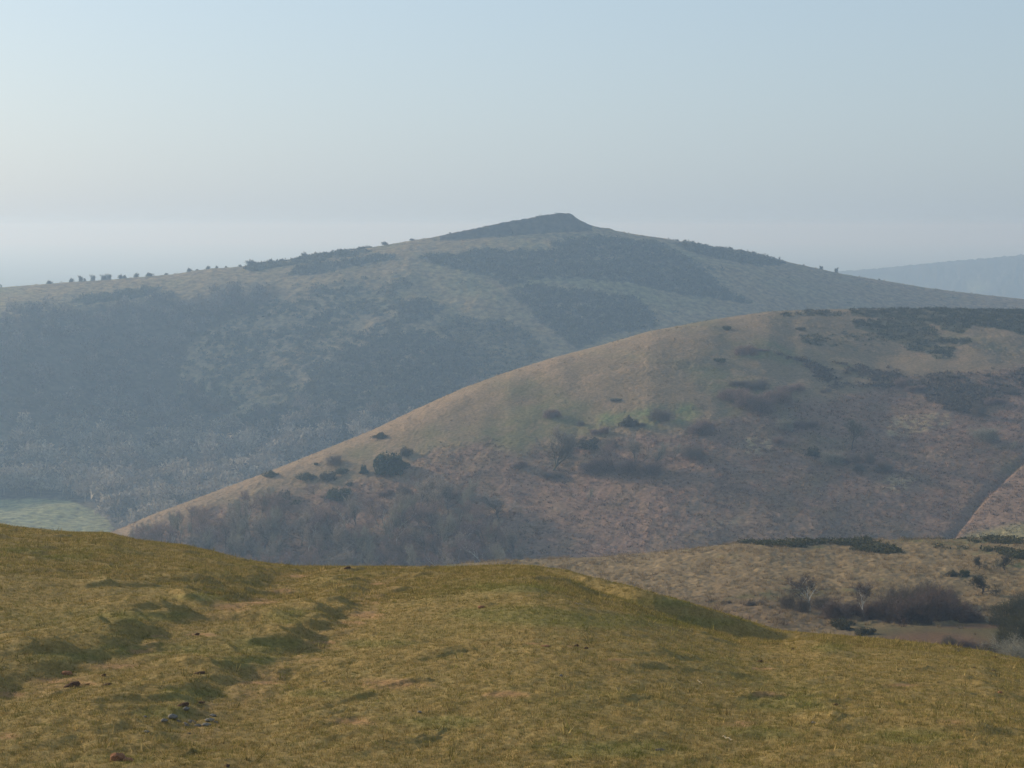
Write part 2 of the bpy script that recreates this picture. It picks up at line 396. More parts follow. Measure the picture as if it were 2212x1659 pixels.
    # natural unevenness
    z += .08 * fbm(x * .12, y * .09, 3, 21) * sstep(8, 20, y)
    z += .028 * fbm(x * .7, y * .45, 3, 25) + .03 * np.abs(fbm(x * 1.3, y * .7, 3, 31))
    z += .030 * fbm(x * 3.2, y * 2.4, 3, 41) * (1 + .8 * fbm(x * .4, y * .3, 2, 43))
    return z
aF = cols(1150, 60, 1.3)
YF = np.broadcast_to(np.concatenate([np.geomspace(4, 15, 40, endpoint=False), np.geomspace(15, 82, 780, endpoint=False), np.geomspace(82, 420, 60)])[:, None], (880, len(aF)))
FH.build(aF, np.array(YF), feat_fore, floor=-182.0)
u, v = FH.u, FH.v; x, y = FH.X, FH.Y
vis = sstep(1100, 1130, v)
n1 = fbm(x * .25, y * .16, 4, 51); n2 = fbm(x * 1.1, y * .8, 4, 55); n3 = fbm(x * 5, y * 3.5, 3, 58)
cF = np.broadcast_to(np.array([.185, .130, .050]), u.shape + (3,)).copy()
cF = mixc(cF, (.23, .168, .07), sstep(-.1, .6, .5 * n2 + .7 * n3))
gm = np.zeros(u.shape)
for (gu, gv, ru, rv) in GREEN: gm = np.maximum(gm, blob(u, v, gu, gv, ru, rv))
FH.gm = np.clip(sstep(.25, .9, gm + .45 * n1 + .35 * n2) * .85 + .35 * sstep(0, .5, n1), 0, 1)
cF = mixc(cF, (.125, .122, .040), FH.gm * .5)
so = np.zeros(u.shape)
for (gu, gv, ru, rv) in SOIL: so = np.maximum(so, blob(u, v, gu, gv, ru, rv))
so = np.maximum(so, .64 * FH.track)
FH.soil = sstep(.50, 1.05, so + .35 * n2 + .22 * n3)
cF = mixc(cF, (.25, .135, .070), FH.soil * .7)
cF = cF * [1.36, 1.38, 1.30]; FH.col = cF
MF = mat_attr("turf_ground", 14.0, .30, .6, .05)
o = mesh_np("foreground_hill", FH.verts(), grid_faces(*u.shape), MF, cF, smooth=True)
tag(o, kind='structure')
# the hilltop the photographer stands on
gx, gy = np.meshgrid(np.linspace(-60, 60, 90), np.linspace(-90, 4.3, 70))
gz = np.interp(gy, [-90, 0, 4.3], [-1.75, -1.75, -2.95]) + .05 * fbm(gx * .5, gy * .5, 3, 3)
zf = FH.slope(gx / 4.3, np.full_like(gx, 4.3)) * 4.3
gz = np.where(gy > 3.9, np.minimum(gz, zf - .05), gz)
o = mesh_np("hilltop", np.stack([gx, gy, gz], -1), grid_faces(*gx.shape), MF, np.broadcast_to([.14, .115, .045], gx.shape + (3,)), smooth=True)
tag(o, kind='structure')

# ---- 2 shoulder hill ----------------------------------------------------------
SIL_S = [(-1500, 1400), (300, 1300), (800, 1236), (930, 1224), (1000, 1217), (1100, 1210), (1200, 1206), (1300, 1203), (1400, 1194), (1500, 1184), (1580, 1174), (1650, 1170), (1750, 1168), (1900, 1166), (2000, 1165), (2212, 1165), (2800, 1170), (4600, 1190)]
SH = Hill(SIL_S, [(-1000, 330), (900, 330), (1400, 330), (2212, 330), (4000, 330)], [(0, 190), (1400, 195), (2212, 195)], [(0, 1.25), (2212, 1.25)], back=2.2)
def feat_sh(h):
    x, y = h.X, h.Y; s = sstep(150, 190, y)
    z = 1.1 * fbm(x * .03, y * .03, 3, 61) + .42 * np.abs(fbm(x * .28, y * .2, 3, 63)) + .18 * fbm(x * .9, y * .7, 3, 67)
    # smooth turf hollow at the right
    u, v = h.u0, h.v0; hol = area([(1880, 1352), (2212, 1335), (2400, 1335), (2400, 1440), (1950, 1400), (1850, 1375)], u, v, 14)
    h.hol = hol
    return z * s * (1 - .8 * hol)
aS = cols(1100, 40, .9)
YS = np.broadcast_to(np.concatenate([np.linspace(120, 185, 30, endpoint=False), np.linspace(185, 345, 560, endpoint=False), np.linspace(345, 520, 40)])[:, None], (630, len(aS)))
SH.build(aS, np.array(YS), feat_sh, floor=-182)
u, v = SH.u, SH.v; x, y = SH.X, SH.Y
n1 = fbm(x * .06, y * .04, 4, 71); n2 = fbm(x * .45, y * .3, 4, 75); n3 = fbm(x * 1.6, y * 1.1, 3, 78)
cS = np.broadcast_to(np.array([.165, .128, .072]), u.shape + (3,)).copy()
cS = mixc(cS, (.235, .185, .11), sstep(.0, .5, n2 + .3 * n3))
cS = mixc(cS, (.10, .105, .045), sstep(.15, .6, n1 + .5 * n2))
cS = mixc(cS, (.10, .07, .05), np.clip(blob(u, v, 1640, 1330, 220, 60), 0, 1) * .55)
SH.gorse = np.maximum.reduce([area(R(10, (-100, 170), (300, 150), (640, 180), (760, 240), (1000, 330), (1050, 370), (900, 360), (620, 330), (400, 300), (300, 290), (150, 290), (0, 280), (-120, 230)), u, v, 3),
     area(R(10, (900, 180), (1200, 150), (1500, 160), (1700, 190), (1830, 240), (1850, 310), (1740, 345), (1500, 320), (1350, 290), (1150, 250), (1000, 230)), u, v, 3),
     area(R(10, (1750, 175), (2000, 160), (2300, 170), (2600, 200), (2600, 400), (2212, 400), (2060, 380), (1950, 330), (1900, 250)), u, v, 3),
     area(R(6, (430, 895), (640, 890), (860, 895), (980, 920), (960, 940), (800, 935), (640, 930), (500, 915)), u, v, 2), .7 * area(R(6, (-600, 940), (200, 915), (430, 898), (420, 912), (100, 930), (-600, 955)), u, v, 1.5)])
SH.gorse = sstep(.62, .84, .62 * SH.gorse + .75 * (SH.gorse > .1) * fbm(x * .13, y * .07, 4, 79) + .3 * (SH.gorse > .1) * n2)
cS = mixc(cS, (.07, .07, .035), SH.gorse * .7)
cS = mixc(cS, (.090, .080, .040), SH.hol)  # duller turf colour, darkened too for the thicket's shade
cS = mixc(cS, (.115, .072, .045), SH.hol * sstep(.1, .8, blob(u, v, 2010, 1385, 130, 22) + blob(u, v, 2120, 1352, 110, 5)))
cS = cS * [1.12, 1.04, .90]; SH.col = cS
MS = mat_attr("rough_grass_ground", 2.2, .35, .8, .25)
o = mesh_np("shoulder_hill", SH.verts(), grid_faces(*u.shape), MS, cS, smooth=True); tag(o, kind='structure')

# ---- 3 middle hill --------------------------------------------------------------
SIL_M = [(-2500, 1500), (-400, 1300), (100, 1200), (235, 1150), (262, 1141), (330, 1111), (420, 1078), (520, 1041), (600, 1011), (700, 971), (800, 931), (900, 883), (1000, 838), (1100, 802), (1200, 771), (1300, 745), (1400, 716), (1500, 697),
         (1600, 681), (1660, 673), (1750, 669), (1850, 667), (2000, 668), (2212, 672), (2700, 690), (4600, 760)]
MH = Hill(SIL_M, [(-1000, 600), (250, 640), (1100, 730), (1500, 780), (1800, 860), (2212, 900), (4000, 900)],
          [(-400, 120), (250, 125), (1100, 150), (1500, 190), (1800, 255), (2212, 290), (4000, 290)], [(250, 1.3), (1100, 1.4), (1600, 1.6), (2212, 1.9)], back=1.3)
def feat_mid(h):
    x, y, u, v = h.X, h.Y, h.u0, h.v0
    z = 2.6 * fbm(x * .011, y * .009, 3, 81) + 1.2 * fbm(x * .04, y * .035, 3, 83)
    rough = sstep(-.1, .3, fbm(x * .02, y * .02, 3, 84) + .3 * sstep(820, 900, v))
    z += (.25 + .75 * rough) * (.55 * np.abs(fbm(x * .13, y * .11, 4, 85)) + .30 * fbm(x * .5, y * .4, 3, 87)) * (1 + .8 * fbm(x * .03, y * .03, 2, 89))
    # gully at the right: ground beyond it turns to face the sun
    P = [as_(*p)[0] for p in R(3, (2260, 1380), (2150, 1480), (1960, 1660))]
    line = np.interp(v, [980, 1017, 1080, 1150, 1200], [2235, 2190, 2124, 2065, 2030])
    d = (u - line); h.gul = d
    k = sstep(930, 1020, v)
    z += k * (np.clip(d, 0, 400) * .034 - 1.3 * np.exp(-(d / 14) ** 2))
    return z
aM = cols(1150, 40, .75)
YM = np.broadcast_to(np.concatenate([np.linspace(380, 480, 20, endpoint=False), np.linspace(480, 950, 800, endpoint=False), np.linspace(950, 1250, 30)])[:, None], (850, len(aM)))
MH.build(aM, np.array(YM), feat_mid, floor=-182)
u, v = MH.u, MH.v; x, y = MH.X, MH.Y
n1 = fbm(x * .018, y * .016, 4, 91); n2 = fbm(x * .09, y * .08, 4, 95); n3 = fbm(x * .4, y * .35, 3, 98)
wu, wv = u + 26 * n1 + 10 * n2, v + 20 * n1 + 8 * n2
cM = np.broadcast_to(np.array([.140, .105, .062]), u.shape + (3,)).copy()
cM = mixc(cM, (.092, .092, .042), sstep(-.05, .35, n1 + .25 * n2) * .8)
cM = mixc(cM, (.20, .14, .088), np.clip(sstep(.0, .5, n2 + .4 * n3) * .55, 0, 1))
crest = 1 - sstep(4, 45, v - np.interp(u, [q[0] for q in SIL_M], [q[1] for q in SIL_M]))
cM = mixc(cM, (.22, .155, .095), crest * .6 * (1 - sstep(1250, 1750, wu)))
brk = area([(480, 1095), (620, 1062), (720, 1060), (860, 1010), (960, 975), (1060, 960), (1130, 985), (1300, 945), (1430, 935), (1560, 915), (1650, 880), (1760, 860), (1850, 845), (1960, 812), (2100, 800), (2300, 790), (3200, 800), (3200, 1400), (300, 1400), (300, 1140)], wu, wv, 16)
MH.brk = brk
cM = mixc(cM, (.108, .066, .050), brk * (.72 + .28 * np.clip(n2 * 2, -1, 1)))
cM = mixc(cM, (.138, .102, .072), brk * sstep(.1, .5, n2 + .5 * n3) * .6)
pale = np.maximum.reduce([area(R(3, (1330, 1180), (1480, 1110), (1700, 1090), (1720, 1170), (1560, 1250), (1380, 1270)), wu, wv, 10), area(R(3, (460, 1290), (560, 1250), (680, 1300), (640, 1370), (500, 1380)), wu, wv, 8),
     .8 * area(R(3, (1280, 1540), (1400, 1500), (1560, 1500), (1480, 1600), (1340, 1610)), wu, wv, 8), .7 * area(R(6, (250, 810), (400, 780), (560, 740), (520, 800), (330, 840)), wu, wv, 8)])
cM = mixc(cM, (.20, .155, .09), pale * sstep(-.2, .3, n3 + n2))
grn = np.maximum(area(R(12, (980, 160), (1150, 110), (1380, 60), (1700, 40), (1800, 130), (1700, 200), (1450, 250), (1180, 240), (1020, 230)), wu, wv, 10), .7 * area(R(3, (440, 740), (640, 740), (600, 790), (450, 780)), u, v, 4))
cM = mixc(cM, (.092, .122, .045), grn * sstep(-.6, .4, n2 + .4 * n3) * .85)
foot = area(R(6, (150, 930), (500, 790), (800, 745), (1100, 790), (1500, 860), (1800, 830), (2212, 770), (2600, 720), (2600, 1200), (100, 1200)), wu, wv, 12)
cM = mixc(cM, (.098, .070, .048), foot * .8)
cM = mixc(cM, (.15, .14, .06), area(R(6, (1850, 860), (2212, 780), (2600, 740), (2600, 1000), (1850, 1000)), u, v, 10) * .7)
cM = mixc(cM, (.118, .082, .058), sstep(4, 30, MH.gul) * sstep(960, 1020, v) * (1 - foot) * .75)
MH.gorse = np.maximum.reduce([area(R(3, (690, 520), (800, 495), (1140, 500), (1140, 535), (880, 530), (740, 540)), u, v, 2) * .8,
    area(R(3, (1140, 490), (1600, 482), (2212, 478), (2900, 480), (2900, 640), (2212, 650), (2100, 615), (1900, 590), (1820, 640), (1700, 615), (1690, 590), (1560, 570), (1400, 540), (1240, 540), (1150, 530)), u, v, 3),
    area(R(3, (1150, 560), (1420, 545), (1600, 560), (1690, 640), (1690, 660), (1880, 670), (1900, 690), (1800, 720), (1770, 780), (1740, 800), (1660, 795), (1600, 750), (1480, 745), (1500, 720), (1380, 680), (1300, 640), (1170, 610)), u, v, 3),
    .75 * area(R(3, (830, 640), (1000, 640), (1200, 620), (1320, 650), (1370, 700), (1350, 745), (1180, 755), (1100, 720), (950, 720), (840, 700)), u, v, 4)])
gn = .5 * fbm(x * .045, y * .02, 4, 99) + .25 * n3
MH.gorse = sstep(.55, .95, MH.gorse + gn + .35 * n3)
scr = .62 * area(R(3, (700, 780), (1000, 800), (1300, 850), (2300, 850), (2300, 1000), (1800, 1130), (1450, 1000), (1000, 1000), (900, 900)), wu, wv, 20)
MH.scrub = sstep(.6, .85, scr + .5 * fbm(x * .035, y * .03, 4, 103) + .45 * n3 + .2 * n2) * (1 - MH.gorse)
cM = mixc(cM, (.05, .052, .028), MH.gorse * .8); cM = mixc(cM, (.085, .068, .048), MH.scrub * .3)
MMt = mat_attr("heath_ground", .9, .38, .9, .6)
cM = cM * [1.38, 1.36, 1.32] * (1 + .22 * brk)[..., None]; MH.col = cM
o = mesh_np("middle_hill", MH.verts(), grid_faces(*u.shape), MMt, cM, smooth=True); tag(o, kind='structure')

# ---- 4 far hill -----------------------------------------------------------------
SIL_P = [(-2500, 700), (-600, 640), (0, 621), (53, 617), (105, 613), (154, 609), (211, 606), (260, 602), (316, 597), (379, 592), (407, 587), (456, 580), (520, 576), (541, 573), (590, 568), (667, 556), (737, 543), (777, 538), (822, 531), (885, 520), (938, 512), (973, 504),
         (1033, 492), (1099, 478), (1138, 472), (1173, 465), (1208, 460), (1226, 460.5), (1236, 463), (1243, 469), (1254, 476), (1275, 486), (1296, 491.5), (1314, 492.5), (1331, 498.5), (1366, 505), (1401, 510), (1435, 515), (1488, 525), (1541, 535), (1583, 540), (1625, 547), (1681, 561),
         (1734, 573), (1786, 584), (1811, 590), (1857, 598), (1927, 609), (1997, 621), (2067, 630), (2138, 638), (2212, 646), (2700, 690), (4600, 800)]
SIL_B = [(-2500, 700)] + [q for q in SIL_P if -700 < q[0] < 900] + [(930, 518), (1000, 512), (1100, 502), (1200, 495), (1260, 493), (1310, 495)] + [q for q in SIL_P if q[0] > 1320]
PHl = Hill(SIL_B, [(-1000, 1380), (0, 1400), (600, 1450), (1200, 1500), (1700, 1560), (2212, 1600), (4000, 1600)],
           [(-400, 330), (400, 290), (1200, 300), (2212, 400)], [(0, 1.55), (600, 1.45), (1200, 1.3), (2212, 1.3)], back=1.0)
_A, _S = as_([q[0] for q in SIL_P], [q[1] for q in SIL_P]); _AB, _SB = as_([q[0] for q in SIL_B], [q[1] for q in SIL_B])
def feat_far(h):
    x, y, u, v = h.X, h.Y, h.u0, h.v0
    Yc = h.Ycf(CU + F * h.a / CT)
    front = sstep(0, 120, Yc - y)
    z = front * (9 * fbm(x * .0045, y * .003, 3, 111) + 2.5 * fbm(x * .02, y * .016, 3, 113)) + .8 * np.abs(fbm(x * .07, y * .06, 3, 115)) + .5 * fbm(x * .2, y * .2, 2, 117)
    # wooded combe at the left: hollow that turns the slope away from the sun
    z += -20 * np.exp(-((u - 330) / 190) ** 2 - ((v - 790) / 110) ** 2) * front
    z += 9 * np.exp(-((u - 60) / 170) ** 2 - ((v - 720) / 90) ** 2) * front
    # crag on the summit
    Hc = np.maximum(np.interp(h.a, _A, _S) - np.interp(h.a, _AB, _SB), 0) * Yc
    d = y - Yc + 2.0 * fbm(x * .06, y * 0, 3, 119)
    f = sstep(-11, 1, d) * (1 - sstep(10, 90, d))
    ragged = 1 + .12 * fbm(x * .15, y * .15, 3, 121)
    z += Hc * f * ragged
    h.crag = (Hc > 2.5) * sstep(-16, -9, d) * (1 - sstep(6, 16, d))
    return z
aP = cols(1150, 40, .75)
YP = np.broadcast_to(np.concatenate([np.linspace(800, 950, 20, endpoint=False), np.linspace(950, 1380, 330, endpoint=False), np.linspace(1380, 1680, 330, endpoint=False), np.linspace(1680, 2200, 40)])[:, None], (720, len(aP)))
PHl.build(aP, np.array(YP), feat_far, floor=-152, fix=False)
m_ = (PHl.Z / PHl.Y).max(0); d_ = smooth1(np.interp(aP, _A, _S) - m_, 9)
PHl.Z = PHl.Z + d_ * PHl.Y * np.exp(-((PHl.Y - PHl.Ycf(CU + F * aP / CT)) / 250) ** 2)
PHl.u, PHl.v = uv_(PHl.X / PHl.Y, PHl.Z / PHl.Y)
u, v = PHl.u, PHl.v; x, y = PHl.X, PHl.Y
n1 = fbm(x * .009, y * .008, 4, 131); n2 = fbm(x * .04, y * .036, 4, 135); n3 = fbm(x * .17, y * .15, 3, 138)
wu, wv = u + 12 * n1 + 9 * n2, v + 9 * n1 + 6 * n2
cP = np.broadcast_to(np.array([.178, .136, .070]), u.shape + (3,)).copy()
cP = mixc(cP, (.125, .130, .060), sstep(-.1, .4, n1 + .3 * n2) * .7)
cP = mixc(cP, (.15, .105, .065), sstep(1500, 1800, u) * .5)
D = {}
D['A'] = area([(915, 560), (960, 545), (1060, 538), (1160, 545), (1200, 520), (1330, 515), (1400, 522), (1460, 545), (1510, 575), (1560, 620), (1625, 658), (1560, 648), (1480, 640), (1400, 626), (1250, 606), (1150, 612), (1090, 622), (1060, 600), (1010, 590), (940, 574)], wu, wv, 6)
D['B'] = area([(1095, 625), (1180, 620), (1300, 632), (1375, 645), (1400, 668), (1430, 705), (1330, 722), (1250, 756), (1200, 722), (1150, 682)], wu, wv, 6)
D['C'] = area([(1440, 520), (1560, 537), (1640, 552), (1700, 571), (1640, 575), (1560, 562), (1490, 545)], wu, wv, 4)
D['C2'] = .8 * area([(1400, 545), (1480, 560), (1560, 580), (1570, 592), (1480, 580), (1400, 566)], wu, wv, 5)
D['D'] = area([(640, 574), (760, 560), (857, 546), (850, 560), (760, 577), (660, 594), (618, 598)], wu, wv, 4)
D['E'] = .85 * area([(520, 577), (600, 568), (700, 550), (800, 537), (800, 548), (640, 573), (540, 590)], u, wv, 3)
D['F'] = area([(125, 650), (200, 636), (345, 624), (310, 642), (180, 658)], wu, wv, 5)
D['H'] = area([(848, 650), (900, 648), (962, 665), (930, 692), (870, 702)], wu, wv, 6)
D['I'] = area([(700, 770), (780, 745), (850, 722), (930, 712), (990, 742), (1040, 800), (1050, 870), (900, 940), (600, 1000), (500, 900), (640, 860)], wu, wv, 12)
mott = area([(470, 660), (600, 628), (700, 618), (830, 608), (905, 608), (850, 640), (860, 700), (930, 712), (780, 760), (700, 800), (620, 880), (450, 900), (380, 820), (400, 740)], wu, wv, 14)
wood = area([(-600, 690), (0, 692), (200, 662), (420, 641), (610, 620), (560, 660), (450, 705), (385, 770), (390, 850), (500, 900), (640, 900), (760, 905), (900, 900), (1000, 860), (1060, 835), (1100, 1300), (-600, 1300)], wu, wv, 10)
cen = .55 * area([(860, 790), (960, 690), (1100, 690), (1200, 740), (1100, 830), (960, 860)], wu, wv, 18)
dk = np.maximum.reduce(list(D.values()))
hole = np.maximum(.8 * area([(1110, 600), (1200, 606), (1350, 612), (1480, 640), (1440, 650), (1300, 625), (1150, 616)], u, wv, 4), area(R(2, (1060, 330), (1300, 310), (1440, 320), (1440, 350), (1100, 350)), u, v, 3))
PHl.dark = sstep(.38, 1.0, dk * .95 + .55 * n2 + .8 * n3 - hole * .7)
PHl.mott = sstep(.0, .3, .6 * n2 + .9 * n3 + .1) * mott * .9 + sstep(.3, .55, cen + .5 * n2) * .5
PHl.wood = np.clip(wood, 0, 1)
cP = mixc(cP, (.20, .155, .10), mott * sstep(.1, -.3, .6 * n2 + .9 * n3) * .45)
cP = mixc(cP, (.055, .055, .036), PHl.dark * .85)
cP = mixc(cP, (.05, .052, .03), np.clip(PHl.mott, 0, 1) * .8)
cP = mixc(cP, (.045, .04, .030) + np.array([.05, .045, .034]) * sstep(870, 950, v)[..., None], PHl.wood * .9)  # shade among the trees put into the colour, lighter under the lit lower crowns
pth = np.full(u.shape, 1e9)
pp = [(925, 568), (1010, 592), (1058, 602), (1092, 627), (1132, 672), (1182, 713), (1245, 755)]
for p, q in zip(pp[:-1], pp[1:]):
    t = np.clip(((u - p[0]) * (q[0] - p[0]) + (v - p[1]) * (q[1] - p[1])) / ((q[0] - p[0]) ** 2 + (q[1] - p[1]) ** 2), 0, 1)
    pth = np.minimum(pth, np.hypot(u - p[0] - t * (q[0] - p[0]), v - p[1] - t * (q[1] - p[1])))
cP = mixc(cP, (.16, .125, .08), np.exp(-(pth / 4) ** 2) * .7 * sstep(570, 620, v)); PHl.dark = PHl.dark * (1 - np.exp(-(pth / 5) ** 2))
cP = mixc(cP, (.04, .038, .032), np.clip(PHl.crag, 0, 1) * (.85 + .15 * n3))
cP = cP * 1.08
PHl.field = area([(-600, 1085), (0, 1080), (70, 1076), (150, 1081), (200, 1100), (235, 1125), (260, 1160), (260, 1400), (-600, 1400)], u + 4 * n2, v, 3)
cP = mixc(cP, (.20, .205, .095), PHl.field); PHl.wood = PHl.wood * (1 - sstep(.02, .3, PHl.field)); PHl.dark *= 1 - PHl.field
MP = mat_attr("far_heath_ground", .22, .6, .9, 1.6)
o = mesh_np("far_hill", PHl.verts(), grid_faces(*u.shape), MP, cP, smooth=True); tag(o, kind='structure')

# ---- 5 distant ridge and plain ----------------------------------------------------
SIL_D = [(300, 900), (1200, 660), (1600, 612), (1811, 586), (1892, 580), (1962, 573), (2050, 564), (2137, 557), (2212, 550), (2600, 535), (3400, 540), (5000, 560)]
DH = Hill(SIL_D, [(0, 4600), (3000, 4600)], [(0, 900), (3000, 900)], [(0, 1.2), (3000, 1.2)], back=1.0)
def feat_d(h):
    return 16 * fbm(h.X * .003, h.Y * .003, 4, 141) + 7 * np.abs(fbm(h.X * .025, h.Y * .02, 3, 143)) + 5 * np.abs(fbm(h.X * .07, h.Y * .05, 2, 145))
aD = np.linspace(-.12, .95, 1500)
YD = np.broadcast_to(np.linspace(3600, 5600, 160)[:, None], (160, len(aD)))
DH.build(aD, np.array(YD), feat_d, floor=-172)
cD = np.broadcast_to(np.array([.062, .060, .040]), DH.X.shape + (3,)).copy()
cD = mixc(cD, (.14, .15, .07), sstep(.2, .4, fbm(DH.X * .006, DH.Y * .004, 3, 147)))
o = mesh_np("distant_ridge", DH.verts(), grid_faces(*DH.X.shape), mat_attr("wooded_ridge", .05, .3, .6, 5), cD, smooth=True); tag(o, kind='structure')
gx, gy = np.meshgrid(np.linspace(-15000, 15000, 160), np.concatenate([np.linspace(-300, 6000, 120), np.geomspace(6100, 19000, 60)]))
gz = np.full_like(gx, -170.0) + 2 * fbm(gx * .002, gy * .002, 3, 151)
cG = mixc(np.broadcast_to(np.array([.12, .14, .06]), gx.shape + (3,)).copy(), (.10, .08, .05), sstep(0, .3, fbm(gx * .003, gy * .003, 3, 152)))
o = mesh_np("ground", np.stack([gx, gy, gz], -1), grid_faces(*gx.shape), mat_attr("plain_ground", .01, .3), cG, smooth=True); tag(o, kind='structure')

# ------------------------------------------------------------------ haze
hb = bpy.data.meshes.new("haze")
X0, X1, Y0, Y1, Z0, Z1 = -15500, 15500, -320, 19500, -178, 17
hb.from_pydata([(a, b, c) for c in (Z0, Z1) for b in (Y0, Y1) for a in (X0, X1)], [],
               [(0, 2, 3, 1), (4, 5, 7, 6), (0, 1, 5, 4), (2, 6, 7, 3), (0, 4, 6, 2), (1, 3, 7, 5)])
hz = bpy.data.objects.new("haze", hb); COL.objects.link(hz); tag(hz, kind='stuff')
hm = bpy.data.materials.new("haze_air"); hm.use_nodes = True; t = hm.node_tree; t.nodes.clear()
oo = t.nodes.new("ShaderNodeOutputMaterial"); pv = t.nodes.new("ShaderNodeVolumePrincipled")
pv.inputs['Color'].default_value = (.40, .617, .90, 1)
pv.inputs['Absorption Color'].default_value = (.42, .245, .0, 1)
pv.inputs['Density'].default_value = .00034
pv.inputs['Anisotropy'].default_value = .35
t.links.new(pv.outputs[0], oo.inputs['Volume']); hb.materials.append(hm)

# ------------------------------------------------------------------ plants
def frame(d):
    d = d / (np.linalg.norm(d) + 1e-9); up = np.array([0, 0, 1.]) if abs(d[2]) < .9 else np.array([1., 0, 0])
    a = np.cross(d, up); a /= np.linalg.norm(a); return a, np.cross(d, a)
def tube_arrays(segs, sides):
    V, Fc, n = [], [], 0
    for p0, p1, r0, r1 in segs:
        a, b = frame(p1 - p0)
        th = np.arange(sides) * 2 * np.pi / sides
        ring = np.cos(th)[:, None] * a + np.sin(th)[:, None] * b
        V.append(p0 + ring * r0); V.append(p1 + ring * r1)
        for k in range(sides):
            k2 = (k + 1) % sides; Fc.append((n + k, n + k2, n + sides + k2, n + sides + k))
        n += 2 * sides
    return np.concatenate(V), np.array(Fc)
def grow(seed, H=10., trunk=.3, stems=1, limbs=9, n2=7, n3=7, n4=6, angle=45, spread=.42, wob=.18, r0=.16, droop=0.0, fine=.014, lean=.0):
    """bare broadleaf tree; returns (thick segments, medium segments, fine twigs)"""
    r = np.random.default_rng(seed); thick, med, fin = [], [], []
    def rot(d, ang):
        a, b = frame(d); ph = r.uniform(0, 2 * np.pi)
        v = d * math.cos(ang) + (a * math.cos(ph) + b * math.sin(ph)) * math.sin(ang); return v / np.linalg.norm(v)
    def run(p, d, L, ra, rb, n, up):
        pts = [p]; d = d / np.linalg.norm(d)
        for k in range(n):
            d = d + r.normal(0, wob, 3) + np.array([0, 0, up]); d /= np.linalg.norm(d)
            p = p + d * L / n; pts.append(p)
        rr = np.linspace(ra, rb, n + 1)
        return pts, rr, d
    def br(p, d, L, ra, lev):
        n = {0: 5, 1: 5, 2: 4, 3: 2, 4: 1}[lev]
        up = {0: .05, 1: .16, 2: .10, 3: .06 - droop, 4: .0}[lev]
        pts, rr, de = run(p, d, L, ra, ra * (.35 if lev else .45), n, up)
        out = thick if lev < 2 else (med if lev < 3 else fin)
        for i in range(n): out.append((pts[i], pts[i + 1], rr[i], rr[i + 1]))
        if lev == 4: return
        cnt = {0: limbs, 1: n2, 2: n3, 3: n4}[lev]
        for c in range(cnt):
            lo = {0: trunk, 1: .25, 2: .15, 3: .05}[lev]
            f = lo + (1 - lo) * (c + r.uniform(0, 1)) / cnt; f = min(f, .999)
            i = int(f * n); q = pts[i] + (pts[i + 1] - pts[i]) * (f * n - i)
            dd = pts[i + 1] - pts[i]; dd = dd / np.linalg.norm(dd)
            an = math.radians(angle) * r.uniform(.6, 1.25) * (1.1 - .35 * f if lev == 0 else 1)
            ln = {0: H * spread * (1.15 - .45 * f), 1: L * .52, 2: L * .5, 3: L * .55}[lev] * r.uniform(.7, 1.2)
            br(q, rot(dd, an), ln, max(rr[min(i, n)] * .6, fine), lev + 1)
    if stems == 1:
        br(np.zeros(3) + [0, 0, -.3], np.array([lean, 0, 1.]), H * .78, r0, 0)
    else:
        for k in range(stems):
            ph = r.uniform(0, 2 * np.pi); tl = r.uniform(.1, .75)
            br(np.array([math.cos(ph) * .12 * H * r.random(), math.sin(ph) * .12 * H * r.random(), -.1]), np.array([math.cos(ph) * tl, math.sin(ph) * tl, 1.]), H * r.uniform(.55, .85), r0, 1)
    return thick, med, fin
def ribbons(fin, seed, wscale=1.0):
    r = np.random.default_rng(seed); P0 = np.array([f[0] for f in fin]); P1 = np.array([f[1] for f in fin]); R0 = np.array([f[2] for f in fin]) * wscale
    d = P1 - P0; q = r.normal(size=d.shape); w = np.cross(d, q); w /= np.linalg.norm(w, axis=1)[:, None] + 1e-9
    V = np.stack([P0 - w * R0[:, None], P0 + w * R0[:, None], P1 + d * .15], 1)
    return V.reshape(-1, 3), np.arange(len(fin) * 3).reshape(-1, 3)
M_twig = mat_leaf("twigs", .15); M_leaf = mat_leaf("leaves", .2)
M_bark = mat_bark("bark", (.075, .06, .048), (.13, .11, .085)); M_birch = mat_bark("birch_bark", (.34, .32, .27), (.62, .60, .53), 1.5)
M_mossbark = mat_bark("mossy_bark", (.06, .07, .035), (.11, .10, .07)); M_dkbark = mat_bark("dark_bark", (.04, .032, .028), (.08, .06, .05))
def filler(seed, H, n):
    """twigs low down and all through a shrub, so that it closes to the ground"""
    r = np.random.default_rng(seed + 500); out = []
    a = r.uniform(0, 6.283, n); rad = r.random(n) ** .55 * .48 * H * (1 + .15 * np.sin(a * 3 + seed)); zz = r.random(n) ** 1.1
    top = H * .74 * np.sqrt(np.maximum(1 - (rad / (.56 * H)) ** 2, 0)) * (1 + .12 * np.sin(a * 2 + rad + seed))
    P0 = np.column_stack([np.cos(a) * rad, np.sin(a) * rad, zz * top]); D = np.column_stack([np.cos(a), np.sin(a), np.full(n, 1.1)]) * .5 + r.normal(0, .45, (n, 3))
    D /= np.linalg.norm(D, axis=1)[:, None]; L = r.uniform(.08, .17, n) * H
    return [(P0[k], P0[k] + D[k] * L[k], .0105, .004) for k in range(n)]
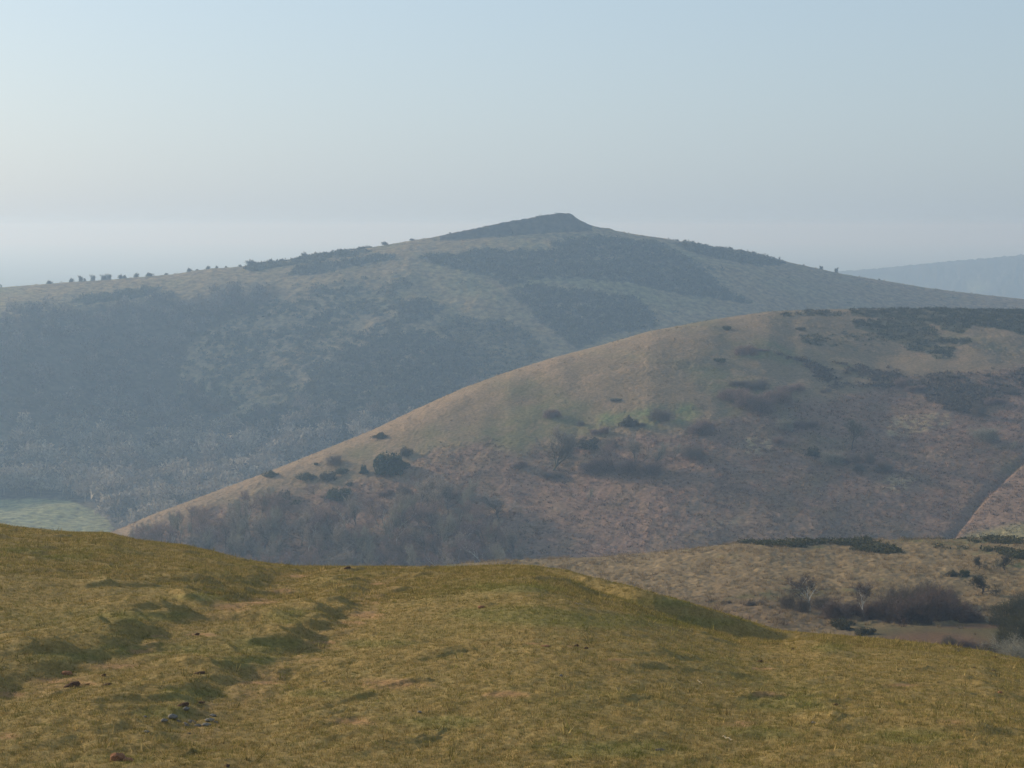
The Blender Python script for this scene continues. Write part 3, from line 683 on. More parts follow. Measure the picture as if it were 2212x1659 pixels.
def make_plant(kind, names, seed, bark, twig, wscale=1.0, fill=0, **kw):
    """meshes for (stem part, twig part)"""
    th, md, fi = grow(seed, **kw)
    r = np.random.default_rng(seed)
    V, Fc = tube_arrays(th, 5); V2, F2 = tube_arrays(md, 3)
    V = np.concatenate([V, V2]); Fq = np.concatenate([Fc, F2 + len(V) - len(V2)])
    m1 = mesh_np(names[0], V, Fq, bark, smooth=True, link=False)
    if fill: fi = fi + filler(seed, kw['H'], fill)
    Vt, Ft = ribbons(fi, seed, wscale)
    col = np.repeat(np.asarray(twig)[None] * (1 + r.normal(0, .16, (len(fi), 1))), 3, 0)
    m2 = mesh_np(names[1], Vt, Ft, M_twig, col, link=False)
    H = float(Vt[:, 2].max())
    return dict(kind=kind, names=names, m=(m1, m2), H=H, W=float(np.percentile(np.abs(Vt[:, 0]), 97) * 2))
GB = (.28, .24, .19); BR = (.25, .18, .145); GG = (.26, .245, .185); PB = (.21, .15, .14)
P = {}
P['ash'] = make_plant('ash_tree', ('trunk', 'crown'), 3, M_mossbark, (.115, .105, .080), 2.0, H=13, trunk=.16, limbs=10, n2=8, n3=8, n4=6, angle=38, spread=.55, wob=.12, r0=.32, fine=.016)
P['tall'] = make_plant('bare_tree', ('trunk', 'crown'), 5, M_dkbark, (.10, .10, .07), 2.2, H=12, trunk=.38, limbs=11, n2=7, n3=7, n4=5, angle=50, spread=.42, wob=.15, r0=.2, fine=.016)
P['w1'] = make_plant('bare_tree', ('trunk', 'crown'), 11, M_bark, GB, 2.6, H=11, trunk=.25, limbs=10, n2=7, n3=7, n4=5, angle=42, spread=.45, r0=.18, fine=.016)
P['w2'] = make_plant('bare_tree', ('trunk', 'crown'), 12, M_bark, BR, 2.6, H=11, trunk=.2, limbs=11, n2=7, n3=6, n4=5, angle=50, spread=.5, r0=.16, fine=.016)
P['w3'] = make_plant('bare_tree', ('trunk', 'crown'), 13, M_bark, GG, 2.6, H=12, trunk=.3, limbs=10, n2=7, n3=7, n4=5, angle=34, spread=.4, r0=.18, fine=.016)
P['w4'] = make_plant('bare_tree', ('trunk', 'crown'), 14, M_birch, PB, 2.2, H=12, trunk=.3, limbs=12, n2=6, n3=6, n4=6, angle=36, spread=.34, r0=.13, droop=.1, fine=.014)
P['birch'] = make_plant('birch_tree', ('trunk', 'crown'), 21, M_birch, (.13, .10, .085), 2.8, H=7, trunk=.38, limbs=10, n2=7, n3=7, n4=6, angle=36, spread=.46, wob=.13, r0=.12, fine=.007, droop=.04)
P['birch2'] = make_plant('birch_tree', ('trunk', 'crown'), 23, M_birch, (.11, .085, .07), 3.0, H=7, trunk=.42, limbs=11, n2=7, n3=7, n4=6, angle=46, spread=.36, wob=.16, r0=.115, fine=.007)
P['thorn'] = make_plant('hawthorn_tree', ('trunk', 'crown'), 25, M_dkbark, (.075, .072, .05), 3.0, H=5, trunk=.22, limbs=10, n2=8, n3=7, n4=6, angle=62, spread=.5, wob=.28, r0=.16, fine=.008, lean=.12)
P['sh1'] = make_plant('shrub', ('stems', 'twigs'), 31, M_dkbark, BR, 1.9, fill=2600, H=4, stems=14, n2=9, n3=7, n4=5, angle=34, wob=.2, r0=.035, fine=.008)
P['sh2'] = make_plant('shrub', ('stems', 'twigs'), 32, M_bark, (.16, .135, .11), 1.9, fill=1800, H=4, stems=12, n2=9, n3=7, n4=5, angle=40, wob=.22, r0=.035, fine=.008)
P['sh3'] = make_plant('shrub', ('stems', 'twigs'), 33, M_bark, GG, 1.9, fill=1800, H=4, stems=14, n2=9, n3=7, n4=5, angle=44, wob=.2, r0=.035, fine=.009)
P['tk1'] = make_plant('shrub', ('stems', 'twigs'), 36, M_dkbark, (.15, .108, .088), 1.6, fill=4500, H=4, stems=16, n2=9, n3=7, n4=5, angle=36, wob=.2, r0=.035, fine=.008)
P['tk2'] = make_plant('shrub', ('stems', 'twigs'), 37, M_dkbark, (.15, .125, .095), 1.6, fill=3500, H=4, stems=14, n2=9, n3=7, n4=5, angle=44, wob=.24, r0=.035, fine=.008)
P['sky'] = make_plant('bush', ('stems', 'twigs'), 34, M_dkbark, (.05, .05, .042), 3.2, fill=1500, H=4, stems=9, n2=7, n3=6, n4=4, angle=50, wob=.2, r0=.05, fine=.02)
P['skyt'] = make_plant('bush', ('stems', 'twigs'), 35, M_dkbark, (.045, .045, .04), 3.5, fill=1500, H=4, stems=7, n2=7, n3=6, n4=5, angle=28, wob=.15, r0=.05, fine=.02)
def make_green(seed, m, col, ts, name='gorse_bush', lump=.22, flat=.85):
    r = np.random.default_rng(seed); T = tri_cloud(m, seed, flat, ts, lump, .5)
    cc = np.repeat(np.asarray(col)[None] * (1 + r.normal(0, .25, (m, 1))), 3, 0)
    me = mesh_np(name, T.reshape(-1, 3), np.arange(m * 3).reshape(-1, 3), M_leaf, cc, link=False)
    return dict(kind=name, names=None, m=(me,), H=flat * 1.05, W=2.0)
P['gorse'] = make_green(41, 2600, (.062, .072, .030), .10, lump=.36)
P['gorse2'] = make_green(44, 2200, (.075, .07, .040), .11, lump=.42)
P['holly'] = make_green(47, 3600, (.042, .060, .026), .09, 'holly_bush', .25)
_first = {}
def place(key, h, u, v, hpx, wpx, label, cat, group=None, rz=None, sink=.05, pos=None):
    """stand a plant on hill h where it is seen at (u,v), hpx tall and wpx wide in the picture"""
    p = P[key]
    x, y, z = h.at(u, v) if pos is None else pos
    H = hpx * y / F; Wd = wpx * y / F
    sz = H / p['H']; sx = Wd / p['W']
    rz = random.uniform(0, 6.28) if rz is None else rz
    if p['names'] is None:
        o = bpy.data.objects.new(p['kind'], p['m'][0]); COL.objects.link(o)
    else:
        o = bpy.data.objects.new(p['kind'], None); COL.objects.link(o); o.empty_display_size = .5
        for nm, me in zip(p['names'], p['m']):
            c = bpy.data.objects.new(nm, me); COL.objects.link(c); c.parent = o
    o.location = (x, y, z - sink * H); o.rotation_euler = (0, 0, rz); o.scale = (sx, sx, sz)
    tag(o, label, cat, group)
    return o
def Rr(k, x, y): return R(k, (x, y))[0]

# ---- middle hill: single trees
def pl(key, h, k, x, yb, yt, w, *a, **kw):
    """base (x,yb), top yt and width w measured in sketch k"""
    sc = R(k, (0, 0), (1, 0)); sc = sc[1][0] - sc[0][0]
    hp = yb - yt
    n = int(round(w / hp / 1.15)) if key[:2] in ('sh', 'tk') and w > 1.45 * hp else 1
    if n < 2:
        u, v = Rr(k, x, yb); return place(key, h, u, v, hp * sc, w * sc, *a, **kw)
    n = min(n, 3); part = (["left half", "right half"] if n == 2 else ["left third", "middle", "right third"])
    for i in range(n):
        f = (i + .5) / n - .5
        u, v = Rr(k, x + f * w * .9, yb + random.uniform(-.08, .05) * hp - f * hp * .15)
        place(key, h, u, v, hp * sc * random.uniform(.6, 1.08), w / n * random.uniform(1.0, 1.35) * sc, "%s, %s" % (a[0], part[i]), a[1], *a[2:], **kw)
pl('ash', MH, 12, 650, 575, 225, 330, "big spreading bare ash with upswept limbs, largest lone tree on the middle hill", "tree", rz=.6)
pl('tall', MH, 3, 1145, 1355, 1130, 165, "slender bare tree with long dark trunk, in bracken right of the middle hill's centre", "tree")
pl('w3', MH, 12, 920, 832, 700, 105, "small dark lone tree casting a long shadow across the bracken below the big ash", "tree")
pl('sh3', MH, 3, 1970, 1295, 1175, 160, "low fan-shaped bare tree on the bracken near the right edge", "tree")
pl('w3', MH, 3, 2125, 1375, 1280, 85, "small pale bare tree at the head of the gully by the right edge", "tree")
pl('w2', MH, 11, 640, 835, 670, 200, "round-headed bare tree on the lower left spur between two dark bushes", "tree")
pl('sh2', MH, 11, 860, 525, 395, 185, "low spreading bare tree left of the big evergreen thicket on the spur", "tree")
pl('w1', MH, 5, 1080, 990, 800, 270, "broad misty bare tree in the bracken above the wood, shadow streaming right", "tree")
pl('w3', MH, 5, 640, 870, 735, 170, "greyish bare tree at the upper edge of the lower wood", "tree")
pl('w4', MH, 11, 1715, 830, 610, 150, "thin pale birch rising behind grey scrub above the lower wood", "tree")
pl('w4', MH, 11, 2030, 800, 660, 120, "thin pale birch on the bracken right of the grey scrub", "tree")
pl('w1', MH, 12, 760, 470, 195, 200, "tall faint bare tree close behind the big lone ash", "tree")
g = "bare trees in the thicket on the middle hill"
for i, (x, yb, yt, w, k, lb) in enumerate([(1000, 590, 440, 260, 'sh1', "dark brown thorn clump at the left end of the thicket"),
    (1130, 570, 300, 170, 'w2', "narrow bare tree in the thicket just right of the brown thorn clump"), (1290, 580, 250, 240, 'w1', "tallest pale-topped bare tree in the middle of the thicket"),
    (1420, 570, 330, 240, 'w3', "dark rounded bare tree right of the tallest one in the thicket"), (1600, 490, 345, 170, 'w3', "grey bare tree near the right part of the thicket"),
    (1740, 480, 350, 200, 'sh2', "bushy tree with a dark shadow closing the thicket on its right"), (1230, 590, 450, 180, 'sh1', "low brown scrub at the foot of the tallest thicket tree"),
    (1400, 600, 460, 190, 'sh1', "low brown scrub under the dark rounded thicket tree"), (930, 395, 330, 190, 'gorse2', "flat dark bush above the brown thorn clump"), (1020, 290, 215, 140, 'sh1', "dark brown bush on green turf above the thicket"),
    (1110, 400, 310, 110, 'sh2', "small grey bush between the thicket and the green turf")]):
    pl(k, MH, 12, x, yb, yt, w, lb, "tree" if k[0] == 'w' else "bush", g)
# ---- middle hill: evergreen bushes and shrubs
for (k, key, x, yb, yt, w, lb) in [
    (11, 'holly', 1400, 600, 410, 300, "biggest dark green evergreen bush on the spur of the middle hill"), (11, 'holly', 1500, 560, 440, 190, "dark evergreen bush merging into the right side of the biggest one on the spur"),
    (11, 'holly', 1150, 608, 530, 85, "small round evergreen bush at the left foot of the biggest one"), (11, 'gorse2', 1580, 430, 350, 110, "brown-green bush just above the biggest evergreen on the spur"),
    (11, 'gorse', 330, 925, 850, 270, "long low dark bush lowest on the left of the spur"), (11, 'gorse2', 330, 870, 795, 140, "dark bush on top of the long low one on the left of the spur"),
    (11, 'gorse', 890, 870, 770, 280, "wide dark bush below the round-headed bare tree's right side"), (11, 'gorse', 930, 610, 560, 130, "low dark bush between the spreading tree and the small bare one"),
    (11, 'gorse2', 780, 670, 600, 170, "dark brown bush above the round-headed bare tree"), (11, 'gorse', 580, 670, 615, 190, "flat green bush left above the round-headed bare tree"),
    (11, 'gorse', 200, 640, 590, 150, "flat green bush near the top edge of the spur at far left"), (11, 'gorse', 1320, 240, 205, 100, "small green bush near the crest of the spur"),
    (11, 'gorse', 660, 525, 505, 45, "tiny green bush on pale grass of the spur"), (11, 'gorse2', 1000, 735, 705, 70, "little dark bush on pale grass right of the round-headed tree"),
    (11, 'sh1', 1380, 830, 740, 190, "dark brown shrub above the lower wood left of the grey scrub"), (11, 'sh2', 1560, 860, 660, 180, "grey scrub bush at the upper edge of the lower wood"),
    (11, 'sh3', 1820, 890, 740, 220, "dense dark shrub right of the thin pale birch"), (11, 'sh1', 2080, 850, 760, 260, "long low dark shrub pointing right from the dense one"),
    (12, 'sh1', 655, 165, 85, 140, "isolated brown bush high on the smooth slope above the big ash"), (3, 'gorse', 383, 612, 590, 50, "lone round dark bush just under the crest of the middle hill"),
    (3, 'gorse2', 840, 614, 598, 55, "small brown bush under the crest right of the lone round one"), (3, 'sh1', 500, 770, 690, 150, "brown shrub with green turf at its foot below the crest"),
    (3, 'sh1', 590, 745, 720, 120, "low brown shrub at the right of the one with green turf"), (3, 'gorse', 340, 808, 790, 80, "flat small bush left of the brown shrub below the crest"),
    (3, 'sh1', 420, 1040, 930, 190, "rounded shrub at the left end of the upper brown thicket patch"), (3, 'sh1', 520, 1090, 960, 180, "tallest rounded brown shrub inside the upper thicket patch"),
    (3, 'sh1', 590, 1110, 985, 170, "brown shrub at the lowest tip of the upper thicket patch"), (3, 'sh1', 680, 1060, 945, 200, "brown shrub in the right half of the upper thicket patch"),
    (3, 'sh1', 780, 990, 915, 180, "brown shrub at the right end of the upper thicket patch"), (3, 'sh2', 470, 960, 890, 160, "grey-brown shrub at the top of the upper thicket patch"),
    (3, 'sh2', 570, 985, 900, 150, "grey-brown shrub at the top middle of the upper thicket patch"), (3, 'sh3', 745, 1230, 1130, 110, "pale grey-green round bush with a dark one to its right"),
    (3, 'sh1', 860, 1210, 1140, 190, "dark bush with a streaming shadow right of the pale round bush"), (3, 'sh1', 225, 1240, 1150, 160, "dark shrub left of the pale round bush"),
    (3, 'sh3', 1030, 1440, 1325, 130, "grey bush at the left foot of the slender tree"), (3, 'sh2', 1130, 1425, 1340, 180, "brown bush right under the slender tree"),
    (3, 'sh2', 1255, 1430, 1335, 80, "upright bush to the right of the slender tree's foot"), (3, 'sh2', 1345, 1480, 1400, 120, "low bush downslope right of the slender tree"),
    (3, 'sh2', 1200, 1480, 1420, 80, "low brown bush under the upright one by the slender tree"), (3, 'gorse2', 915, 1385, 1340, 100, "low pale-topped bush left of the slender tree"),
    (3, 'sh2', 820, 800, 765, 60, "small grey bush in rough grass under the gorse"), (3, 'sh1', 1450, 960, 890, 90, "brown upright bush in scrub right of centre on the hill"), (3, 'sh1', 1540, 990, 930, 130, "brown low bush beside the upright one in the scrub"),
    (3, 'sh2', 2140, 1010, 950, 70, "grey bush on the bracken near the right edge of the picture"), (3, 'sh2', 1930, 1140, 1040, 90, "tall grey bush in the bracken above the fan-shaped tree"), (3, 'sh1', 2030, 1070, 1010, 140, "dark brown bush right above the fan-shaped tree"),
    (3, 'sh1', 700, 1310, 1255, 80, "dark bush beside the pale tussocks below the pale round bush"), (3, 'sh2', 990, 1000, 965, 70, "small bush on rough grass right of the upper thicket patch"),
    (12, 'sh2', 1480, 185, 75, 180, "grey bush on bright green turf with a long shadow to its right"), (12, 'gorse2', 1240, 235, 165, 110, "dark low bush on bright green turf left of the grey one"), (12, 'sh2', 1320, 235, 190, 110, "faint bush on bright green turf beside the dark low one"),
    (12, 'sh2', 870, 230, 185, 60, "small grey bush left of the bright green turf"), (12, 'sh1', 1790, 290, 170, 160, "brown bush below the right end of the bright green turf"),
    (12, 'sh1', 400, 550, 490, 110, "low brown bush left of the big ash"), (12, 'sh2', 640, 630, 560, 190, "grey scrub round the foot of the big ash"), (2, 'gorse2', 350, 1500, 1470, 80, "small dark bush on the crest of the spur, high left"),
    (12, 'sh3', 1140, 40, 0, 90, "little bush at the upper left of the bright green turf")]:
    ct = "bush"
    pl(key, MH, k, x, yb, yt, w, lb, ct, "bushes scattered over the middle hill")
# ---- the lower wood at the foot of the middle hill
r = np.random.default_rng(77)
WOODP = [(300, 1152), (420, 1132), (560, 1130), (700, 1158), (800, 1140), (880, 1112), (960, 1108), (1010, 1140), (1090, 1180), (1120, 1225), (1100, 1330), (250, 1330)]
wm = area(WOODP, MH.u, MH.v, 3) * (MH.Y < 760) * (MH.Y > 500)
pos, _, _ = MH.scatter(wm, 700, r)
keep = []
for q in pos:
    if all((q[0] - k[0]) ** 2 + (q[1] - k[1]) ** 2 > 4.4 ** 2 for k in keep): keep.append(q)
keep = keep[:235]; wood_trees = {}
for q in keep:
    k = random.choice(['w1', 'w2', 'w3', 'w1', 'w2', 'w3', 'w4'])
    hh = random.uniform(10.5, 16)
    if uv_(q[0] / q[1], q[2] / q[1])[0] < 560:      # the wood stays below the clean crest line of the spur
        uq, vq = uv_(q[0] / q[1], q[2] / q[1]); hh = min(hh, max(vq - np.interp(uq, [p[0] for p in SIL_M], [p[1] for p in SIL_M]) - 6, 14) * q[1] / F)
    tone = {'w1': "grey-brown crowned tree", 'w2': "reddish brown crowned tree", 'w3': "greenish grey crowned tree", 'w4': "slender pale-stemmed birch"}[k]
    uu, vv = uv_(q[0] / q[1], q[2] / q[1])
    where = "left end" if uu < 480 else "left half" if uu < 680 else "right half" if uu < 880 else "right end"
    row = "upper edge" if vv < np.interp(uu, [300, 560, 700, 960, 1100], [1175, 1165, 1185, 1150, 1215]) else "lower rows"
    o = place(k, MH, 0, 0, hh * F / q[1], hh * random.uniform(.6, .9) * F / q[1], "tree of the lower wood", "tree", "trees of the lower wood", pos=tuple(q))
    wood_trees.setdefault((tone, where, row), []).append((float(uu), o))
tens = "first second third fourth fifth sixth seventh eighth ninth tenth eleventh twelfth thirteenth fourteenth fifteenth sixteenth seventeenth eighteenth nineteenth twentieth".split()
tens += ["twenty-" + t_ for t_ in tens[:9]] + ["thirtieth"] + ["thirty-" + t_ for t_ in tens[:9]]
for (tone, where, row), lst in wood_trees.items():
    for n_, (_, o) in enumerate(sorted(lst, key=lambda e: e[0])):
        o["label"] = ("%s, %s from left, %s of the lower wood's %s" % (tone, tens[n_], row, where)) if len(lst) > 1 else "only %s in the %s of the lower wood's %s" % (tone, row, where)

# ---- shoulder hill: birches, thorn trees, thicket
pl('birch', SH, 10, 588, 985, 560, 310, "slim white-stemmed birch in front of the dark thicket", "tree", rz=1.2)
pl('birch2', SH, 6, 897, 1325, 1060, 190, "dark-crowned birch with a pale trunk left of the thicket", "tree")
pl('thorn', SH, 10, 1795, 745, 510, 330, "crooked wind-bent thorn tree standing clear right of the thicket", "tree", rz=2.6)
pl('thorn', SH, 10, 1760, 485, 330, 150, "small bare thorn tree behind the crooked one", "tree")
pl('thorn', SH, 10, 2005, 500, 290, 190, "dark thorn tree on the shoulder skyline side, near the right edge", "tree")
for i, (k, x, yb, yt, w, key, lb) in enumerate([(10, 1560, 1010, 700, 300, 'tk1', "shadowy low shrub trailing right from the big thicket"), (10, 1680, 1030, 800, 260, 'tk1', "low dark scrub in the shade right of the big thicket"),
    (10, 650, 1000, 720, 200, 'tk1', "dark low shrub hard against the white birch stem"), (10, 1050, 900, 560, 320, 'tk2', "tall greyish shrub behind the centre of the big thicket"), (10, 1380, 880, 540, 280, 'tk1', "purplish rear shrub at the high end of the big thicket"),
    (10, 300, 1000, 680, 330, 'tk1', "very dark bush between the two birches"), (10, 470, 960, 760, 260, 'tk1', "dark bush just behind the white-stemmed birch"),
    (10, 780, 1010, 640, 330, 'tk1', "brown thicket shrub right of the white-stemmed birch"), (10, 980, 1040, 640, 360, 'tk1', "broad brown shrub in the left half of the big thicket"),
    (10, 1130, 1040, 560, 330, 'tk1', "high brown shrub in the middle of the big thicket"), (10, 1290, 1000, 490, 330, 'tk1', "highest purplish shrub of the big thicket"),
    (10, 1430, 960, 620, 300, 'tk1', "dark shrub at the right end of the big thicket"), (10, 900, 880, 560, 260, 'tk2', "greyish shrub at the back of the big thicket, left"), (10, 1200, 860, 500, 300, 'tk2', "greyish shrub at the back of the big thicket, middle"),
    (10, 1450, 850, 640, 200, 'tk2', "small shrub at the back of the thicket's right end"), (10, 140, 900, 690, 220, 'tk2', "brown shrub just right of the pale-trunked birch"),
    (6, 760, 1310, 1180, 110, 'tk2', "thin brown shrub left of the pale-trunked birch"), (6, 560, 1290, 1240, 120, 'tk2', "low brown shrub farthest left on the rough grass"), (6, 380, 1280, 1245, 70, 'tk2', "low dark shrub near the mossy bank on the left"),
    (6, 850, 1330, 1200, 100, 'tk2', "wispy shrub at the foot of the pale-trunked birch"), (10, 1640, 1320, 1150, 260, 'tk1', "dark round shrub at the turf edge in the lower right"), (10, 1450, 1270, 1140, 220, 'tk2', "wispy brown shrub left of the dark round one at the turf edge"),
    (10, 1860, 1380, 1170, 220, 'tk2', "greyish shrub right of the dark round one at the turf edge"), (10, 2020, 1420, 1200, 200, 'tk2', "shrub at the turf edge next to the right-hand trees"),
    (6, 1240, 1470, 1430, 120, 'gorse2', "low dark bush where the rough grass meets the turf hollow"), (6, 1100, 1420, 1370, 120, 'gorse2', "low olive bush left above the turf hollow"), (10, 380, 1110, 1040, 150, 'gorse2', "dark flat bush below the white-stemmed birch"),
    (10, 1600, 560, 500, 110, 'gorse', "round green bush in rough grass above the thicket"), (10, 1480, 560, 510, 130, 'gorse2', "dark low bush left of the round green one above the thicket")]):
    pl(key, SH, k, x, yb, yt, w, lb, "bush" if 'gorse' in key else "shrub", "shrubs around the shoulder thicket")
for (x, yb, yt, w, key, lb) in [(2080, 1060, 640, 420, 'tallx', "ivy-clad bare tree at the right edge, upper of two"), (2200, 1330, 660, 520, 'tallx', "large mossy bare tree cut by the right edge"),
     (2130, 1470, 1050, 420, 'sh3', "olive undergrowth bush below the large mossy tree"), (2240, 1540, 1150, 420, 'sh3', "olive undergrowth bush in the bottom right corner of the shoulder")]:
    if key == 'tallx':
        if 'tallx' not in P: P['tallx'] = make_plant('bare_tree', ('trunk', 'crown'), 61, M_mossbark, (.075, .075, .045), 3.0, fill=4500, H=9, trunk=.12, limbs=12, n2=9, n3=7, n4=6, angle=55, spread=.5, wob=.22, r0=.14, fine=.009)
    pl(key, SH, 10, x, yb, yt, w, lb, "tree" if key == 'tallx' else "bush")

# ---- bushes on the skyline of the far hill
SKY = [(1, 5, 530, 10, 20), (1, 300, 511, 40, 24), (1, 433, 499, 30, 28), (1, 495, 495, 28, 38), (1, 521, 492, 15, 20), (1, 570, 490, 26, 40), (1, 638, 486, 32, 34), (1, 664, 484, 28, 38), (1, 742, 478, 30, 30), (1, 765, 474, 28, 24),
       (1, 830, 466, 34, 32), (1, 912, 458, 50, 24), (1, 1018, 451, 26, 13), (1, 1158, 434, 30, 28), (1, 1210, 430, 20, 11), (1, 1275, 418, 28, 24), (1, 1332, 411, 20, 18), (1, 1388, 407, 15, 12), (1, 1475, 403, 22, 16), (1, 1550, 400, 75, 38),
       (1, 1600, 388, 30, 16), (1, 1660, 380, 40, 32), (1, 1735, 364, 34, 20), (1, 1878, 350, 45, 42), (1, 1995, 328, 25, 22), (1, 2040, 316, 14, 20), (1, 2095, 310, 40, 18),
       (2, 48, 358, 16, 16), (2, 100, 354, 44, 20), (2, 375, 323, 44, 24), (2, 535, 288, 36, 14), (2, 780, 240, 18, 10),
       (3, 75, 70, 20, 12), (3, 122, 80, 18, 12), (3, 172, 88, 18, 20), (3, 250, 99, 30, 16), (3, 350, 114, 52, 16), (3, 405, 117, 22, 18), (3, 480, 134, 32, 14), (3, 545, 141, 12, 16), (3, 707, 186, 10, 22), (3, 850, 219, 14, 9), (3, 960, 246, 20, 22), (3, 1052, 267, 20, 32), (3, 1318, 309, 16, 10)]
ordn = "first second third fourth fifth sixth seventh eighth ninth tenth eleventh twelfth thirteenth fourteenth fifteenth sixteenth seventeenth eighteenth nineteenth twentieth".split()
nl = [0, 0, 0]
for (k, x, yb, w, hgt) in SKY:
    u_, v_ = Rr(k, x, yb); j = int(np.searchsorted(PHl.a, as_(u_, v_)[0])); j = min(max(j, 0), PHl.a.size - 1)
    i = int(np.argmax(PHl.Z[:, j] / PHl.Y[:, j])); pos = (PHl.X[i, j], PHl.Y[i, j], PHl.Z[i, j])
    tall = hgt > w * 1.05
    if k == 1 and x < 1300: c, where = 0, "left far hill skyline"
    elif k <= 2: c, where = 1, "far hill skyline left of summit"
    else: c, where = 2, "far hill skyline right of summit"
    lb = "%s dark bush, %s from the left on the %s" % ("upright" if tall else "squat", ordn[nl[c]], where); nl[c] += 1
    place('skyt' if tall else 'sky', PHl, 0, 0, hgt * .3511 * 1.15, w * .3511 * 1.1, lb, "bush", "bushes along the far hill skyline", pos=pos)

# ------------------------------------------------------------------ ground cover that nobody could count
r = np.random.default_rng(5)
BT = [tri_cloud(34, s, .75, .30, .2, .55) for s in range(5)]
BT2 = [tri_cloud(16, s + 20, .7, .42, .2, .6) for s in range(5)]
def cl(base, n, j=.2, rr=r): return np.asarray(base)[None] * (1 + rr.normal(0, j, (n, 1)))
def colmix(c0, c1, n, rr=r):
    t = rr.random((n, 1)); return np.asarray(c0) * (1 - t) + np.asarray(c1) * t
pos, _, _ = SH.scatter(SH.gorse * (SH.v < 1260), 2600, r); n = len(pos)
instance("gorse_scrub", pos, r.uniform(.35, .95, n), BT, M_leaf, colmix((.05, .055, .022), (.10, .09, .042), n), .3, seed=2)
TS = [blades(26, s, .5, .035, .9, (.5, 1.0), .45) for s in range(6)]
md = (1 - SH.gorse) * (1 - .93 * SH.hol) * sstep(-.35, .25, fbm(SH.X * .12, SH.Y * .08, 3, 161)) * (SH.Y < 342)
pos, i, j = SH.scatter(md, 26000, r); n = len(pos)
instance("tussock_grass", pos, r.uniform(.35, .8, n), TS, M_leaf, colmix((.19, .135, .065), (.33, .245, .13), n), .22, seed=3, tilt=.25)
brn = SH.scatter(sstep(1270, 1330, SH.v) * (1 - SH.hol) * (SH.Y < 300), 5000, r)[0]; n = len(brn)
instance("dead_bracken", brn, r.uniform(.3, .8, n), [blades(24, s + 50, .7, .05, 1.2, (.3, 1.), .5) for s in range(5)], M_leaf, colmix((.11, .07, .045), (.19, .13, .08), n), .25, seed=4)
pos, i, j = MH.scatter(MH.gorse * (MH.Y < 960), 4200, r); n = len(pos)
instance("gorse_scrub", pos, r.uniform(.7, 1.7, n), BT, M_leaf, colmix((.040, .048, .022), (.065, .062, .032), n), .3, seed=6)
pos, i, j = MH.scatter(np.clip(MH.scrub, 0, 1) * (MH.Y < 960), 3600, r); n = len(pos)
instance("heather_scrub", pos, r.uniform(.7, 1.5, n), BT2, M_leaf, colmix((.085, .07, .05), (.15, .115, .08), n), .3, seed=7)
pos, i, j = MH.scatter(MH.brk * (MH.Y < 900) * sstep(-.5, .1, fbm(MH.X * .12, MH.Y * .1, 3, 163)), 52000, r); n = len(pos)
fern = [blades(9, s + 80, .8, .13, 1.1, (.35, 1.), .6) for s in range(6)]
cc = MH.col[i, j] * r.uniform(.5, 1.7, (n, 1))
instance("bracken", pos, r.uniform(.45, 1.0, n), fern, M_leaf, cc, .2, seed=8)
gm = (1 - MH.brk) * (1 - MH.gorse) * sstep(0, .3, fbm(MH.X * .06, MH.Y * .05, 4, 165) + .15) * (MH.Y < 960)
pos, i, j = MH.scatter(gm, 20000, r); n = len(pos)
instance("tussock_grass", pos, r.uniform(.3, .75, n), fern, M_leaf, MH.col[i, j] * r.uniform(.6, 2.0, (n, 1)), .2, seed=9)
pos, i, j = PHl.scatter(np.clip(PHl.dark + PHl.mott * .8, 0, 1) * (PHl.Y < 1720), 26000, r); n = len(pos)
instance("gorse_scrub", pos, r.uniform(1.2, 3.0, n), BT2, M_leaf, colmix((.035, .042, .022), (.11, .105, .06), n), .35, seed=10)
pos, i, j = PHl.scatter((1 - PHl.wood) * (1 - PHl.dark) * (1 - PHl.field) * (PHl.Y < 1720), 9000, r); n = len(pos)
instance("tussock_grass", pos, r.uniform(.8, 1.9, n), [t_ * [1, 1, .6] for t_ in BT2], M_leaf, PHl_col(i, j) * r.uniform(.9, 1.5, (n, 1)) if False else cP[i, j] * r.uniform(.6, 1.9, (n, 1)), .2, seed=12)
# the far wood: misty bare crowns
def bare_template(m, seed):
    rr = np.random.default_rng(seed); a = rr.uniform(0, 2 * np.pi, m); el = rr.uniform(.15, 1.45, m); L = rr.uniform(.5, 1.0, m)
    d = np.stack([np.cos(a) * np.cos(el), np.sin(a) * np.cos(el), np.sin(el)], 1)
    s0 = np.stack([np.zeros(m), np.zeros(m), np.full(m, .22)], 1)
    p1 = s0 + d * np.stack([.42 * L, .42 * L, .78 * L], 1) * [1, 1, 1]
    q = d + rr.normal(0, .35, (m, 3)); q[:, 2] = np.abs(q[:, 2]); q /= np.linalg.norm(q, axis=1)[:, None]
    p0 = s0 + (p1 - s0) * rr.uniform(.35, .9, (m, 1)); p2 = p0 + q * rr.uniform(.12, .26, (m, 1))
    w = rr.normal(0, 1, (m, 3)); w = np.cross(w, q); w /= np.linalg.norm(w, axis=1)[:, None]; w *= .024
    T = np.stack([p0 - w, p0 + w, p2], 1)
    tr = np.array([[[-.012, 0, -.03], [.012, 0, -.03], [0, 0, .8]], [[0, -.012, -.03], [0, .012, -.03], [0, 0, .8]]])
    return np.concatenate([T, tr])
def crown_template(seed):
    c = tri_cloud(120, seed, 1.0, .17, .22, .55) * [.40, .40, .58] + [0, 0, .36]
    return np.concatenate([c, bare_template(110, seed)])
FT = [crown_template(s) for s in range(6)]
wm = PHl.wood * (PHl.Y < 1450) * (PHl.v > 640)
pos, i, j = PHl.scatter(wm * sstep(-.5, .2, fbm(PHl.X * .03, PHl.Y * .03, 2, 171) + .2), 1700, r); n = len(pos)
hh = r.uniform(7, 13, n) * (1 + .45 * sstep(930, 1020, PHl.v[i, j]))
